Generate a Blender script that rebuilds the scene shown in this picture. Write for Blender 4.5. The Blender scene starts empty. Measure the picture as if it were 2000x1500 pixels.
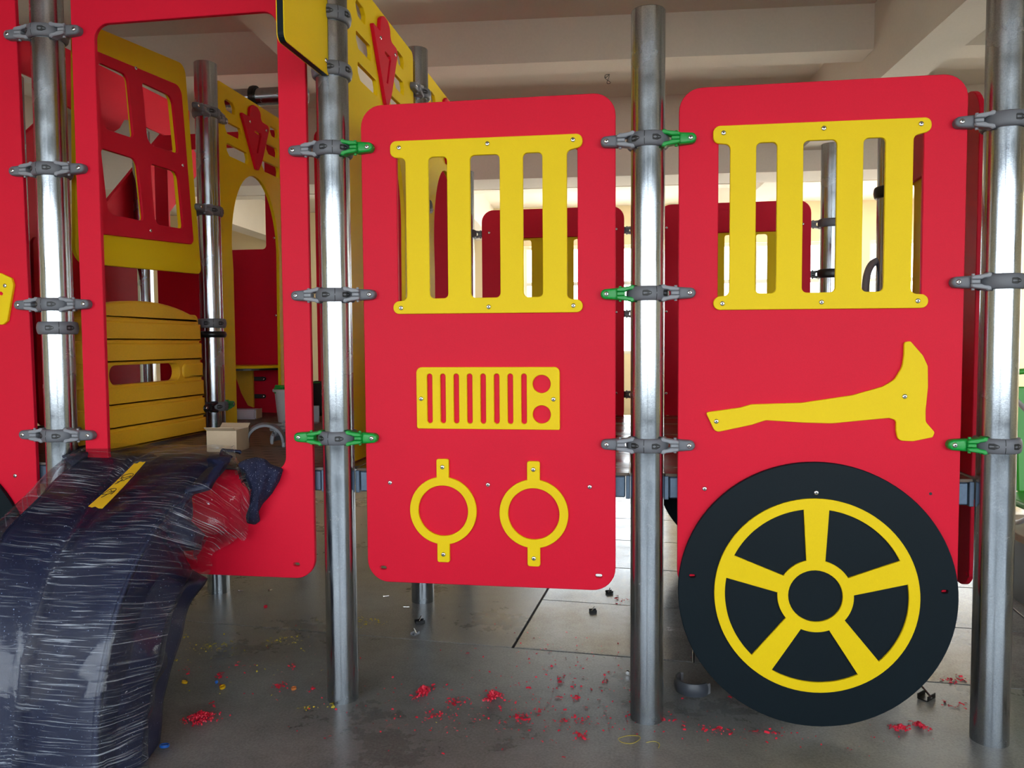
import bpy, bmesh, math, random
from mathutils import Vector, Matrix, geometry
from mathutils.bvhtree import BVHTree
PI = math.pi
random.seed(7)
S = bpy.context.scene
COL = S.collection

# ------------------------------------------------------------------ camera
F = 1548.54
CAM = Vector((-0.04397, -2.74909, 1.31028))
FW = Vector((-0.152623, 0.986957, -0.051202)); RT = Vector((0.988284, 0.152485, -0.006611)); UP = RT.cross(FW)
cd = bpy.data.cameras.new('camera'); cam = bpy.data.objects.new('camera', cd); COL.objects.link(cam)
cd.sensor_width = 36; cd.lens = 36 * F / 2000; cd.clip_start = .02; cd.clip_end = 200
M = Matrix((RT, UP, -FW)).transposed().to_4x4(); M.translation = CAM
cam.matrix_world = M
S.camera = cam
# ------------------------------------------------------------------ world, light, exposure
w = bpy.data.worlds.new('overcast_sky'); S.world = w; w.use_nodes = True
nt = w.node_tree; bg = nt.nodes['Background']
tc = nt.nodes.new('ShaderNodeTexCoord'); sp = nt.nodes.new('ShaderNodeSeparateXYZ'); rp = nt.nodes.new('ShaderNodeValToRGB')
nt.links.new(tc.outputs['Generated'], sp.inputs[0]); nt.links.new(sp.outputs['Z'], rp.inputs[0]); nt.links.new(rp.outputs[0], bg.inputs[0])
rp.color_ramp.elements[0].position = 0.0; rp.color_ramp.elements[0].color = (.90, .96, 1.0, 1)
rp.color_ramp.elements[1].position = .6; rp.color_ramp.elements[1].color = (.72, .86, 1.0, 1)
bg.inputs[1].default_value = 5.0
sun_d = bpy.data.lights.new('sun', 'SUN'); sun_d.energy = 100; sun_d.angle = .01; sun_d.color = (1.0, .95, .86)
sun = bpy.data.objects.new('sun', sun_d); COL.objects.link(sun); sun.rotation_euler = Vector((-.22, -.83, -.52)).to_track_quat('-Z', 'Y').to_euler()
S.view_settings.view_transform = 'Standard'; S.view_settings.look = 'None'
S.view_settings.gamma = 1; S.view_settings.use_curve_mapping = False
S.view_settings.exposure = 0.55
S.cycles.use_denoising = True
S.cycles.max_bounces = 10; S.cycles.diffuse_bounces = 6; S.cycles.glossy_bounces = 5; S.cycles.transparent_max_bounces = 16
S.cycles.sample_clamp_indirect = 8
S.cycles.caustics_reflective = False; S.cycles.caustics_refractive = False

# ------------------------------------------------------------------ helpers
def un(px, py, ax, v):
    d = FW + RT * ((px - 1000) / F) - UP * ((py - 750) / F)
    i = 'xyz'.index(ax)
    return CAM + d * ((v - CAM[i]) / d[i])
WL = {}
def empty(name, loc, rz=0, label=None, cat=None, group=None, kind=None):
    o = bpy.data.objects.new(name, None); COL.objects.link(o); o.empty_display_size = .1
    o.location = loc; o.rotation_euler = (0, 0, rz); tag(o, label, cat, group, kind); return o
def tag(o, label=None, cat=None, group=None, kind=None):
    if label: o['label'] = label
    if cat: o['category'] = cat
    if group: o['group'] = group
    if kind: o['kind'] = kind
    return o
def link(name, me, mat=None, parent=None, loc=None, smooth=False):
    """me is in the parent's local space; the origin goes to the middle of the mesh"""
    if mat is not None and not me.materials: me.materials.append(mat)
    if loc is None:
        vs = [v.co for v in me.vertices]
        if vs:
            c = Vector([(min(v[i] for v in vs) + max(v[i] for v in vs)) / 2 for i in range(3)])
            if parent is None: c.z = min(v[2] for v in vs)
            me.transform(Matrix.Translation(-c)); loc = c
        else: loc = Vector()
    # keep a child's frame relative to its parent's own mesh origin
    o = bpy.data.objects.new(name, me); COL.objects.link(o)
    if parent is not None:
        o.parent = parent
        off = OFF.get(parent.name, Vector())
        o.location = Vector(loc) - off
        OFF[o.name] = off + o.location
    else:
        o.location = loc; OFF[o.name] = Vector(loc)
    if smooth:
        for p in me.polygons: p.use_smooth = True
    return o
OFF = {}
def bm_mesh(bm, name='m', smooth_angle=None):
    bmesh.ops.recalc_face_normals(bm, faces=bm.faces)
    me = bpy.data.meshes.new(name); bm.to_mesh(me); bm.free()
    if smooth_angle is not None:
        for p in me.polygons: p.use_smooth = True
        try: me.set_sharp_from_angle(angle=smooth_angle)
        except Exception: pass
    return me
def rounded(pts, n=5):
    """pts (u,v) or (u,v,r) -> outline with rounded corners"""
    out = []; N = len(pts)
    for i, p in enumerate(pts):
        r = p[2] if len(p) > 2 else 0
        P = Vector(p[:2]); A = Vector(pts[i - 1][:2]); B = Vector(pts[(i + 1) % N][:2])
        if r <= 0: out.append((P.x, P.y)); continue
        a = (A - P); b = (B - P); la, lb = a.length, b.length; a /= la; b /= lb
        ang = a.angle(b); t = r / math.tan(ang / 2); t = min(t, la * .49, lb * .49); rr = t * math.tan(ang / 2)
        c = P + (a + b).normalized() * (rr / math.sin(ang / 2))
        s0 = P + a * t - c; s1 = P + b * t - c
        a0 = math.atan2(s0.y, s0.x); a1 = math.atan2(s1.y, s1.x); d = (a1 - a0 + PI) % (2 * PI) - PI
        for k in range(n + 1):
            an = a0 + d * k / n; out.append((c.x + rr * math.cos(an), c.y + rr * math.sin(an)))
    return out
def circle(cx, cy, r, n=48, a0=0, a1=2 * PI):
    full = abs(a1 - a0 - 2 * PI) < 1e-6
    m = n if full else n + 1
    return [(cx + r * math.cos(a0 + (a1 - a0) * k / n), cy + r * math.sin(a0 + (a1 - a0) * k / n)) for k in range(m)]
def area(l): return sum(l[i - 1][0] * l[i][1] - l[i][0] * l[i - 1][1] for i in range(len(l))) / 2
def clean(l):
    o = []
    for p in l:
        if not o or (abs(p[0] - o[-1][0]) + abs(p[1] - o[-1][1])) > 1e-5: o.append(p)
    if abs(o[0][0] - o[-1][0]) + abs(o[0][1] - o[-1][1]) < 1e-5: o.pop()
    return o
def inset(l, d):
    N = len(l); out = []
    for i in range(N):
        p = Vector(l[i]); a = (p - Vector(l[i - 1])).normalized(); b = (Vector(l[(i + 1) % N]) - p).normalized()
        na = Vector((-a.y, a.x)); nb = Vector((-b.y, b.x)); n = na + nb
        if n.length < 1e-6: n = na
        n.normalize(); k = max(.5, n.dot(na))
        out.append(tuple(p + n * (d / k)))
    return out
def plate_bm(outer, holes=(), face=0, t=.018, b=.0015, seg=1, bm=None, back=True, n=-1):
    """sheet in the local x-z plane, its front at y=face looking to -y (n=-1) or +y (n=1)"""
    bm = bm or bmesh.new()
    loops = []
    for k, l in enumerate([outer] + list(holes)):
        l = clean(l)
        if (area(l) > 0) != (k == 0): l = l[::-1]
        loops.append(l)      # outer ccw, holes cw -> inset moves into the material
    sg = -n
    depth = [(b * (1 - math.sin(a)), b * (1 - math.cos(a))) for a in [PI / 2 * j / seg for j in range(seg + 1)]] if b > 0 else [(0, 0)]
    # (inset, depth): from face (inset b, depth 0) to the side (0, b)
    prof = [(i_, d_) for i_, d_ in depth]
    prof2 = prof + ([(i_, t - d_) for i_, d_ in reversed(prof)] if back and b > 0 else [(0, t)])
    rings = []
    for ins, dep in prof2:
        R_ = []
        for l in loops:
            li = inset(l, ins) if ins else l
            R_.append([bm.verts.new((p[0], face + sg * dep, p[1])) for p in li])
        rings.append(R_)
    for q in range(len(rings) - 1):
        for L0, L1 in zip(rings[q], rings[q + 1]):
            for i in range(len(L0)):
                try: bm.faces.new((L0[i - 1], L0[i], L1[i], L1[i - 1]))
                except ValueError: pass
    for R_, (ins, dep) in ((rings[0], prof2[0]), (rings[-1], prof2[-1])):
        flat = [v for L in R_ for v in L]
        tris = geometry.tessellate_polygon([[Vector((v.co.x, v.co.z, 0)) for v in L] for L in R_])
        for tr in tris:
            try: bm.faces.new([flat[i] for i in tr])
            except ValueError: pass
    return bm
def plate(name, mat, parent, outer, holes=(), face=0, t=.018, b=.0015, seg=1, n=-1):
    return link(name, bm_mesh(plate_bm(outer, holes, face, t, b, seg, n=n), name), mat, parent)
def rect(u0, v0, u1, v1, r=0, n=5): return rounded([(u0, v0, r), (u1, v0, r), (u1, v1, r), (u0, v1, r)], n)
def box_bm(x0, y0, z0, x1, y1, z1, b=0, bm=None, seg=1):
    own = bmesh.new()
    bmesh.ops.create_cube(own, size=1)
    bmesh.ops.transform(own, matrix=Matrix.Translation(((x0 + x1) / 2, (y0 + y1) / 2, (z0 + z1) / 2)) @ Matrix.Diagonal((abs(x1 - x0), abs(y1 - y0), abs(z1 - z0), 1)), verts=own.verts)
    if b: bmesh.ops.bevel(own, geom=own.edges[:], offset=b, segments=seg, affect='EDGES')
    if bm is None: return own
    tmp = bpy.data.meshes.new('t'); own.to_mesh(tmp); own.free(); bm.from_mesh(tmp); bpy.data.meshes.remove(tmp); return bm
def box(name, mat, parent, x0, y0, z0, x1, y1, z1, b=0, seg=1): return link(name, bm_mesh(box_bm(x0, y0, z0, x1, y1, z1, b, seg=seg)), mat, parent)
def lathe_bm(prof, n=32, axis='z', c=(0, 0, 0), bm=None, a0=0, a1=2 * PI, closed=False):
    """prof: (r, h) pairs turned about the axis through c"""
    bm = bm or bmesh.new(); full = abs(a1 - a0 - 2 * PI) < 1e-6; m = n if full else n + 1; cols = []
    for k in range(m):
        a = a0 + (a1 - a0) * k / n; ca, sa = math.cos(a), math.sin(a); cl = []
        for r, h in prof:
            if axis == 'z': p = (r * ca, r * sa, h)
            elif axis == 'y': p = (r * ca, h, r * sa)
            else: p = (h, r * ca, r * sa)
            cl.append(bm.verts.new((p[0] + c[0], p[1] + c[1], p[2] + c[2])))
        cols.append(cl)
    P = len(prof)
    for k in range(m if full else m - 1):
        A, B = cols[k], cols[(k + 1) % m]
        for i in range(P if closed else P - 1):
            j = (i + 1) % P
            try: bm.faces.new((A[i], A[j], B[j], B[i]))
            except ValueError: pass
    if not closed and full:
        for i in (0, P - 1):
            if prof[i][0] > 1e-5:
                try: bm.faces.new([cl[i] for cl in cols])
                except ValueError: pass
    if closed and not full:
        for cl in (cols[0], cols[-1]):
            try: bm.faces.new(cl)
            except ValueError: pass
    bmesh.ops.remove_doubles(bm, verts=bm.verts, dist=1e-6)
    return bm
def tube_bm(pts, r, n=10, bm=None, cap=True):
    bm = bm or bmesh.new(); pts = [Vector(p) for p in pts]; rings = []; up = None
    for i, p in enumerate(pts):
        d = (pts[min(i + 1, len(pts) - 1)] - pts[max(i - 1, 0)]).normalized()
        if up is None: up = d.orthogonal().normalized()
        up = (up - d * up.dot(d)).normalized(); s = d.cross(up); rr = r[i] if isinstance(r, (list, tuple)) else r
        rings.append([bm.verts.new(p + (up * math.cos(2 * PI * k / n) + s * math.sin(2 * PI * k / n)) * rr) for k in range(n)])
    for a, b in zip(rings, rings[1:]):
        for k in range(n): bm.faces.new((a[k - 1], a[k], b[k], b[k - 1]))
    if cap:
        bm.faces.new(rings[0]); bm.faces.new(rings[-1])
    return bm
def smooth_path(pts, k=6):
    pts = [Vector(p) for p in pts]; out = []
    for i in range(len(pts) - 1):
        p0, p1, p2, p3 = pts[max(i - 1, 0)], pts[i], pts[i + 1], pts[min(i + 2, len(pts) - 1)]
        for j in range(k):
            t = j / k; out.append(.5 * ((2 * p1) + (p2 - p0) * t + (2 * p0 - 5 * p1 + 4 * p2 - p3) * t * t + (3 * p1 - p0 - 3 * p2 + p3) * t ** 3))
    return out + [pts[-1]]

# ------------------------------------------------------------------ materials
def srgb(r, g, b):
    f = lambda c: (c / 255 / 12.92) if c / 255 <= .04045 else ((c / 255 + .055) / 1.055) ** 2.4
    return (f(r), f(g), f(b), 1)
def mat(name, col, rough=.5, metal=0, var=.06, vscale=3, grain=0, gscale=400, bump=0, bscale=60, spec=.5, rvar=0, vec=(1, 1, 1), coat=0, detail=4):
    m = bpy.data.materials.new(name); m.use_nodes = True; nt = m.node_tree; N = nt.nodes; L = nt.links; bs = N['Principled BSDF']
    bs.inputs['Base Color'].default_value = col; bs.inputs['Roughness'].default_value = rough; bs.inputs['Metallic'].default_value = metal
    bs.inputs['Specular IOR Level'].default_value = spec; bs.inputs['Coat Weight'].default_value = coat
    tc = N.new('ShaderNodeTexCoord'); mp = N.new('ShaderNodeMapping'); mp.inputs['Scale'].default_value = vec; L.new(tc.outputs['Object'], mp.inputs[0])
    n1 = N.new('ShaderNodeTexNoise'); n1.inputs['Scale'].default_value = vscale; n1.inputs['Detail'].default_value = detail; L.new(mp.outputs[0], n1.inputs[0])
    mr = N.new('ShaderNodeMapRange'); mr.inputs[1].default_value = .3; mr.inputs[2].default_value = .7; mr.inputs[3].default_value = 1 - var; mr.inputs[4].default_value = 1 + var
    L.new(n1.outputs[0], mr.inputs[0]); val = mr.outputs[0]
    if grain:
        n2 = N.new('ShaderNodeTexNoise'); n2.inputs['Scale'].default_value = gscale; n2.inputs['Detail'].default_value = 2; L.new(mp.outputs[0], n2.inputs[0])
        m2 = N.new('ShaderNodeMapRange'); m2.inputs[1].default_value = .3; m2.inputs[2].default_value = .7; m2.inputs[3].default_value = 1 - grain; m2.inputs[4].default_value = 1 + grain
        L.new(n2.outputs[0], m2.inputs[0]); mu = N.new('ShaderNodeMath'); mu.operation = 'MULTIPLY'; L.new(val, mu.inputs[0]); L.new(m2.outputs[0], mu.inputs[1]); val = mu.outputs[0]
    vm = N.new('ShaderNodeVectorMath'); vm.operation = 'SCALE'; vm.inputs[0].default_value = col[:3]; L.new(val, vm.inputs['Scale']); L.new(vm.outputs[0], bs.inputs['Base Color'])
    if rvar:
        m3 = N.new('ShaderNodeMapRange'); m3.inputs[1].default_value = .3; m3.inputs[2].default_value = .7; m3.inputs[3].default_value = max(0, rough - rvar); m3.inputs[4].default_value = rough + rvar
        L.new(n1.outputs[0], m3.inputs[0]); L.new(m3.outputs[0], bs.inputs['Roughness'])
    if bump:
        nb = N.new('ShaderNodeTexNoise'); nb.inputs['Scale'].default_value = bscale; L.new(mp.outputs[0], nb.inputs[0])
        bp = N.new('ShaderNodeBump'); bp.inputs['Strength'].default_value = bump; bp.inputs['Distance'].default_value = .002; L.new(nb.outputs[0], bp.inputs['Height']); L.new(bp.outputs[0], bs.inputs['Normal'])
    return m
RED = mat('red_plastic_sheet', srgb(218, 20, 50), .5, var=.02, grain=.03, gscale=350, bump=.12, bscale=500, spec=.16)
YEL = mat('yellow_plastic_sheet', srgb(240, 205, 16), .5, var=.02, grain=.02, gscale=350, bump=.12, bscale=500, spec=.16)
ORA = mat('moulded_orange_yellow_plastic', srgb(240, 186, 44), .45, var=.05, grain=.05, gscale=250, bump=.3, bscale=350, spec=.4)
BLK = mat('black_plastic_sheet', srgb(15, 26, 32), .5, var=.05, grain=.08, gscale=300, bump=.1, bscale=500, spec=.14)
GRY = mat('grey_cast_plastic', srgb(104, 106, 112), .48, var=.06, grain=.06, gscale=500, bump=.15, bscale=600)
LGR = mat('light_grey_plastic', srgb(138, 140, 146), .45, var=.05, grain=.05, gscale=500, bump=.1, bscale=600)
GRN = mat('green_plastic', srgb(10, 150, 56), .38, var=.06, grain=.03, gscale=500)
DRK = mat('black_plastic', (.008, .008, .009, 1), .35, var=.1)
SCR = mat('zinc_screw', (.75, .75, .75, 1), .22, 1, var=.1)
SHADE = mat('recess_shade', (.03, .03, .03, 1), .5, .5)  # dark colour stands in for the shade inside sockets, pockets and holes
BEAMB = mat('blue_grey_painted_steel', srgb(88, 104, 122), .35, .55, var=.15, vscale=6, grain=.06, gscale=120, rvar=.08)
def steel_mat():
    m = bpy.data.materials.new('galvanised_steel'); m.use_nodes = True; nt = m.node_tree; N = nt.nodes; L = nt.links; bs = N['Principled BSDF']
    bs.inputs['Metallic'].default_value = 1
    tc = N.new('ShaderNodeTexCoord')
    def noise(scale, vec, det=4):
        mp = N.new('ShaderNodeMapping'); mp.inputs['Scale'].default_value = vec; L.new(tc.outputs['Object'], mp.inputs[0])
        n = N.new('ShaderNodeTexNoise'); n.inputs['Scale'].default_value = scale; n.inputs['Detail'].default_value = det; L.new(mp.outputs[0], n.inputs[0]); return n
    a = noise(30, (1, 1, .12)); b = noise(260, (1, 1, 1), 3); c = noise(7, (1, 1, 1), 5)
    mx = N.new('ShaderNodeMath'); mx.operation = 'ADD'; L.new(a.outputs[0], mx.inputs[0]); L.new(b.outputs[0], mx.inputs[1])
    cr = N.new('ShaderNodeValToRGB'); mr = N.new('ShaderNodeMapRange'); mr.inputs[1].default_value = .7; mr.inputs[2].default_value = 1.3; L.new(mx.outputs[0], mr.inputs[0]); L.new(mr.outputs[0], cr.inputs[0])
    cr.color_ramp.elements[0].color = (.33, .36, .40, 1); cr.color_ramp.elements[1].color = (.50, .54, .57, 1); L.new(cr.outputs[0], bs.inputs['Base Color'])
    m3 = N.new('ShaderNodeMapRange'); m3.inputs[1].default_value = .35; m3.inputs[2].default_value = .65; m3.inputs[3].default_value = .14; m3.inputs[4].default_value = .28; L.new(c.outputs[0], m3.inputs[0]); L.new(m3.outputs[0], bs.inputs['Roughness'])
    ml = noise(14, (1, 1, .03), 2)
    bp = N.new('ShaderNodeBump'); bp.inputs['Strength'].default_value = .04; bp.inputs['Distance'].default_value = .002; L.new(ml.outputs[0], bp.inputs['Height'])
    b2 = N.new('ShaderNodeBump'); b2.inputs['Strength'].default_value = .05; b2.inputs['Distance'].default_value = .001; L.new(b.outputs[0], b2.inputs['Height']); L.new(bp.outputs[0], b2.inputs['Normal']); L.new(b2.outputs[0], bs.inputs['Normal'])
    return m
STL = steel_mat()
CEI = mat('cream_painted_concrete', srgb(216, 208, 196), .85, var=.05, vscale=1.2, grain=.02, gscale=60)
WAL = mat('cream_wall_paint', srgb(240, 222, 182), .8, var=.04, vscale=1)
CON = None
def concrete(nm='polished_concrete', R0=.24, R1=.38):
    m = bpy.data.materials.new(nm); m.use_nodes = True; nt = m.node_tree; N = nt.nodes; L = nt.links; bs = N['Principled BSDF']
    g = N.new('ShaderNodeNewGeometry')
    def noise(scale, det=6, rough=.6):
        n = N.new('ShaderNodeTexNoise'); n.inputs['Scale'].default_value = scale; n.inputs['Detail'].default_value = det; n.inputs['Roughness'].default_value = rough; L.new(g.outputs['Position'], n.inputs[0]); return n
    a = noise(1.6); b = noise(14, 8, .7); c = noise(120, 3)
    s1 = N.new('ShaderNodeMath'); s1.operation = 'MULTIPLY_ADD'; s1.inputs[1].default_value = .35; L.new(b.outputs[0], s1.inputs[0]); L.new(a.outputs[0], s1.inputs[2])
    s2 = N.new('ShaderNodeMath'); s2.operation = 'MULTIPLY_ADD'; s2.inputs[1].default_value = .6; L.new(c.outputs[0], s2.inputs[0]); L.new(s1.outputs[0], s2.inputs[2])
    cr = N.new('ShaderNodeValToRGB'); mr = N.new('ShaderNodeMapRange'); mr.inputs[1].default_value = .74; mr.inputs[2].default_value = 1.2; L.new(s2.outputs[0], mr.inputs[0]); L.new(mr.outputs[0], cr.inputs[0])
    cr.color_ramp.elements[0].color = srgb(88, 88, 87); cr.color_ramp.elements[1].color = srgb(148, 148, 146); L.new(cr.outputs[0], bs.inputs['Base Color'])
    m3 = N.new('ShaderNodeMapRange'); m3.inputs[1].default_value = .5; m3.inputs[2].default_value = .85; m3.inputs[3].default_value = R0; m3.inputs[4].default_value = R1; L.new(s1.outputs[0], m3.inputs[0]); L.new(m3.outputs[0], bs.inputs['Roughness'])
    bp = N.new('ShaderNodeBump'); bp.inputs['Strength'].default_value = .15; bp.inputs['Distance'].default_value = .002; L.new(s2.outputs[0], bp.inputs['Height']); L.new(bp.outputs[0], bs.inputs['Normal']); bs.inputs['Specular IOR Level'].default_value = .4
    return m
CON = concrete(); WET = concrete('wet_concrete_slabs', .10, .30)
GLS = bpy.data.materials.new('window_glass'); GLS.use_nodes = True
_n = GLS.node_tree.nodes; _l = GLS.node_tree.links; _n.remove(_n['Principled BSDF'])
_t = _n.new('ShaderNodeBsdfTransparent'); _g = _n.new('ShaderNodeBsdfGlossy'); _g.inputs['Roughness'].default_value = .02; _m = _n.new('ShaderNodeMixShader'); _m.inputs[0].default_value = .06
_l.new(_t.outputs[0], _m.inputs[1]); _l.new(_g.outputs[0], _m.inputs[2]); _l.new(_m.outputs[0], _n['Material Output'].inputs[0])
ALU = mat('white_window_frame', srgb(215, 215, 208), .4, var=.02)
DIRT = mat('outdoor_paving', srgb(180, 178, 172), .8, var=.1, vscale=.5)

# ------------------------------------------------------------------ the building (turned 3.4 degrees against the play structure)
BR = Matrix.Rotation(math.radians(3.4), 4, 'Z')
def bld(name, m, bm, parent=None, **kw):
    bm.transform(BR)
    o = link(name, bm_mesh(bm), m, parent); o['kind'] = 'structure'
    return o
def bbox(name, m, x0, y0, z0, x1, y1, z1, parent=None): return bld(name, m, box_bm(x0, y0, z0, x1, y1, z1), parent)
XL, XR, YF, YB, ZC = -8.2, 9.4, -6.4, 10.8, 3.606
bbox('ceiling', CEI, XL, YF, ZC, XR, YB, ZC + .15)
HB, HD = 3.30, 3.065
k = 1
for (y0, y1, zb) in [(-4.2, -3.95, HB), (-2.0, -1.52, 2.95), (.3, .55, HB), (2.99, 3.236, HB), (4.866, 5.35, 2.875), (7.6, 7.85, HB)]:
    bbox('trim_%d' % k, CEI, XL, y0, zb, XR, y1, ZC); k += 1
for (x0, x1) in [(-5.6, -5.31), (-2.07, -1.78), (1.75, 2.04), (5.3, 5.6)]:
    bbox('trim_%d' % k, CEI, x0, YF, HD, x1, YB, ZC); k += 1
for nm_, xw_ in (('wall_left', XL - .2), ('wall_right', XR)):
    bm = plate_bm(rect(YF, 0, YB, ZC), [rect(6.2, 1.0, 10.3, 3.0)] if xw_ > 0 else [], face=0, t=.2, b=0)  # opening in the unseen right wall, added to light the rear bay
    bm.transform(Matrix.Translation((xw_, 0, 0)) @ Matrix(((0, 1, 0, 0), (1, 0, 0, 0), (0, 0, 1, 0), (0, 0, 0, 1))))
    bld(nm_, WAL, bm)
WIN = [(-1.27, 1.15), (1.97, 3.80), (4.4, 6.6), (6.9, 9.0)]  # last two are out of sight, added to brighten the rear bay
def yzplate(outer, holes, y, t):
    return plate_bm(outer, holes, face=y, t=t, b=0)
bld('wall_back', WAL, yzplate(rect(XL, 0, XR, ZC), [rect(a, 1.12 if a > -3 else 1.5, b_, 2.95 if a > -3 else 2.6) for a, b_ in WIN], YB, .22))
# wide opening towards the yard on the camera's side
REFLW = mat('dark_reflection_wall', srgb(84, 94, 104), .7, var=.05)  # unseen wall coloured dark so the posts reflect darker low down
bld('wall_front', REFLW, yzplate(rect(XL, 0, XR, ZC), [rect(XL + .9, .85, -.6, 2.98), rect(-.2, .85, XR - 1.2, 2.98)], YF - .2, .2))
for i, (a, b_) in enumerate(WIN):
    z0, z1 = (1.12, 2.95) if a > -3 else (1.5, 2.6)
    fb = plate_bm(rect(a, z0, b_, z1), [rect(a + .05, z0 + .05, b_ - .05, z1 - .05)], face=YB + .08, t=.05, b=0)
    wf = bld('window_%d' % (i + 1), ALU, fb)
    npan = 3 if b_ - a > 1.6 else 2
    wd = (b_ - a - .1) / npan
    for q in range(1, npan):
        x = a + .05 + wd * q
        bm = box_bm(x - .025, YB + .082, z0 + .05, x + .025, YB + .12, z1 - .05); bm.transform(BR); link('mullion', bm_mesh(bm), ALU, wf)
    zt = z0 + (z1 - z0) * .655
    bm = box_bm(a + .05, YB + .084, zt - .03, b_ - .05, YB + .118, zt + .03); bm.transform(BR); link('transom', bm_mesh(bm), ALU, wf)
    for q in range(npan):
        for (p0, p1) in ((z0 + .05, zt - .03), (zt + .03, z1 - .05)):
            bm = box_bm(a + .05 + wd * q + .026, YB + .096, p0, a + .05 + wd * (q + 1) - .026, YB + .1, p1); bm.transform(BR); link('pane', bm_mesh(bm), GLS, wf)
# floor: a smooth cast strip in front, laid slabs behind it
fl = link('floor', bm_mesh(box_bm(XL - .5, YF - .5, -.12, XR + .5, YB + .5, -.02)), CON, None); fl['kind'] = 'structure'
FR = Matrix.Rotation(math.radians(-4.2), 4, 'Z')
bm = bmesh.new()
FPTS = [(-9, -7.4), (10.5, -7.4), (10.5, .52), (-9, .52)]
bm2 = plate_bm([(p[0], p[1]) for p in FPTS], face=0, t=.02, b=.001)
bm2.transform(Matrix(((1, 0, 0, 0), (0, 0, 1, 0), (0, -1, 0, 0), (0, 0, 0, 1))))
bm2.transform(FR); link('slab', bm_mesh(bm2), CON, fl)
sw, sd, gap = .76, .655, .007
tile = bm_mesh(box_bm(-sw / 2 + gap / 2, -sd / 2 + gap / 2, -.02, sw / 2 - gap / 2, sd / 2 - gap / 2, 0, b=.002)); tile.materials.append(WET)
for j in range(8):
    for i in range(0, 8):
        c = FR @ Vector((-.60 + sw * (i + .5) + (0 if j % 2 == 0 else .0), .527 + sd * (j + .5), 0))
        o = bpy.data.objects.new('slab', tile); COL.objects.link(o); o.parent = fl; o.location = c - OFF[fl.name] + Vector((0, 0, -.0004 * ((i * 7 + j * 3) % 4))); o.rotation_euler = (0, 0, math.radians(-4.2))
bm2 = plate_bm([(-9, .527 + 8 * sd + gap), (10.5, .527 + 8 * sd + gap), (10.5, 12.5), (-9, 12.5)], face=0, t=.02, b=.001)
bm2.transform(Matrix(((1, 0, 0, 0), (0, 0, 1, 0), (0, -1, 0, 0), (0, 0, 0, 1)))); bm2.transform(FR); link('slab', bm_mesh(bm2), WET, fl)
for (a, b_), m_ in (((-9, -.60 - gap), CON), ((-.60 + 8 * sw + gap, 10.5), WET)):
    bm2 = plate_bm(rect(a, .527, b_, .527 + 8 * sd), face=0, t=.02, b=.001)
    bm2.transform(Matrix(((1, 0, 0, 0), (0, 0, 1, 0), (0, -1, 0, 0), (0, 0, 0, 1)))); bm2.transform(FR); link('slab', bm_mesh(bm2), m_, fl)
GDARK = mat('dark_ground_low_bounce', srgb(98, 101, 102), .85, var=.1, vscale=.5)  # unseen front ground, coloured darker to cut its bounce light
gr = link('ground', bm_mesh(box_bm(-60, -60, -.3, 60, 1.0, -.14)), GDARK, None); gr['kind'] = 'structure'
gr = link('ground', bm_mesh(box_bm(-60, 1.0, -.3, 60, 60, -.14)), DIRT, None); gr['kind'] = 'structure'

# ------------------------------------------------------------------ play structure grid
X0, X1, X2, X3, D = -2.2314, -1.1112, 0.0, 1.1087, 1.1264
XM = X0 - 1.12
PR = .057
def post(x, y, h, label, group='steel posts of the play structure'):
    prof = [(PR - .004, h - .05), (PR - .004, h), (PR - .001, h), (PR, h - .001), (PR, 0), (PR - .004, 0)]
    o = link('steel_post', bm_mesh(lathe_bm([(PR - .004, 0.002), (PR - .004, h - .002), (PR - .003, h), (PR - .001, h), (PR, h - .002), (PR, 0.0)], 48, closed=True), smooth_angle=.25), STL, None, loc=Vector((x, y, 0)))
    tag(o, label, 'post', group); return o
post(X0, 0, 3.12, 'front steel post between the far left red wheel panel and the doorway panel')
post(X1, 0, 3.12, 'front steel post between the doorway panel and the headlamp panel')
post(X2, 0, 2.415, 'front steel post with open top between headlamp panel and black wheel panel')
post(X3, 0, 2.76, 'rightmost front steel post beside the black wheel panel')
post(X0, D, 2.76, 'steel post inside the cab between red window frame and first yellow arch panel')
post(X1, D, 2.76, 'steel post whose open top shows behind the big yellow arch panel')
post(X2, D, 2.45, 'middle row steel post standing hidden behind the centre front post')
post(X3, D, 2.45, 'middle row steel post behind the right grille carrying the grab rail')
post(X0, 2 * D, 2.884, 'rear row steel post behind the doorway panel\'s right upright')
post(X1, 2 * D, 2.40, 'rear row steel post left of the rear headlamp-side red panel')
post(X2, 2 * D, 2.40, 'rear row steel post between the two rear red panels')
post(X3, 2 * D, 2.477, 'rear row steel post with open top seen through the right grille')
post(XM, 2 * D, 2.76, 'steel post seen behind and through the slot of the orange barrier')
post(XM, 0, 3.12, 'front steel post at the outer side of the far left wheel panel')
post(XM, D, 2.76, 'outer middle row steel post behind the far left wheel panel')

# ------------------------------------------------------------------ screws (shared meshes)
def screw_meshes(r=.0082):
    a = bm_mesh(lathe_bm([(0, -.0045), (r * .45, -.0045), (r * .8, -.0038), (r, -.0018), (r, .0)], 16, axis='y'), smooth_angle=.7); a.materials.append(SCR)
    b = bm_mesh(lathe_bm([(0, -.0047), (r * .38, -.0047), (r * .38, -.003)], 6, axis='y')); b.materials.append(SHADE)
    return a, b
SM = screw_meshes()
def screw(parent, x, y, z, rz=0):
    """head looking to the parent's -y"""
    off = OFF.get(parent.name, Vector())
    o = bpy.data.objects.new('screw', SM[0]); COL.objects.link(o); o.parent = parent; o.location = Vector((x, y, z)) - off; o.rotation_euler = (0, 0, rz)
    return o
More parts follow.
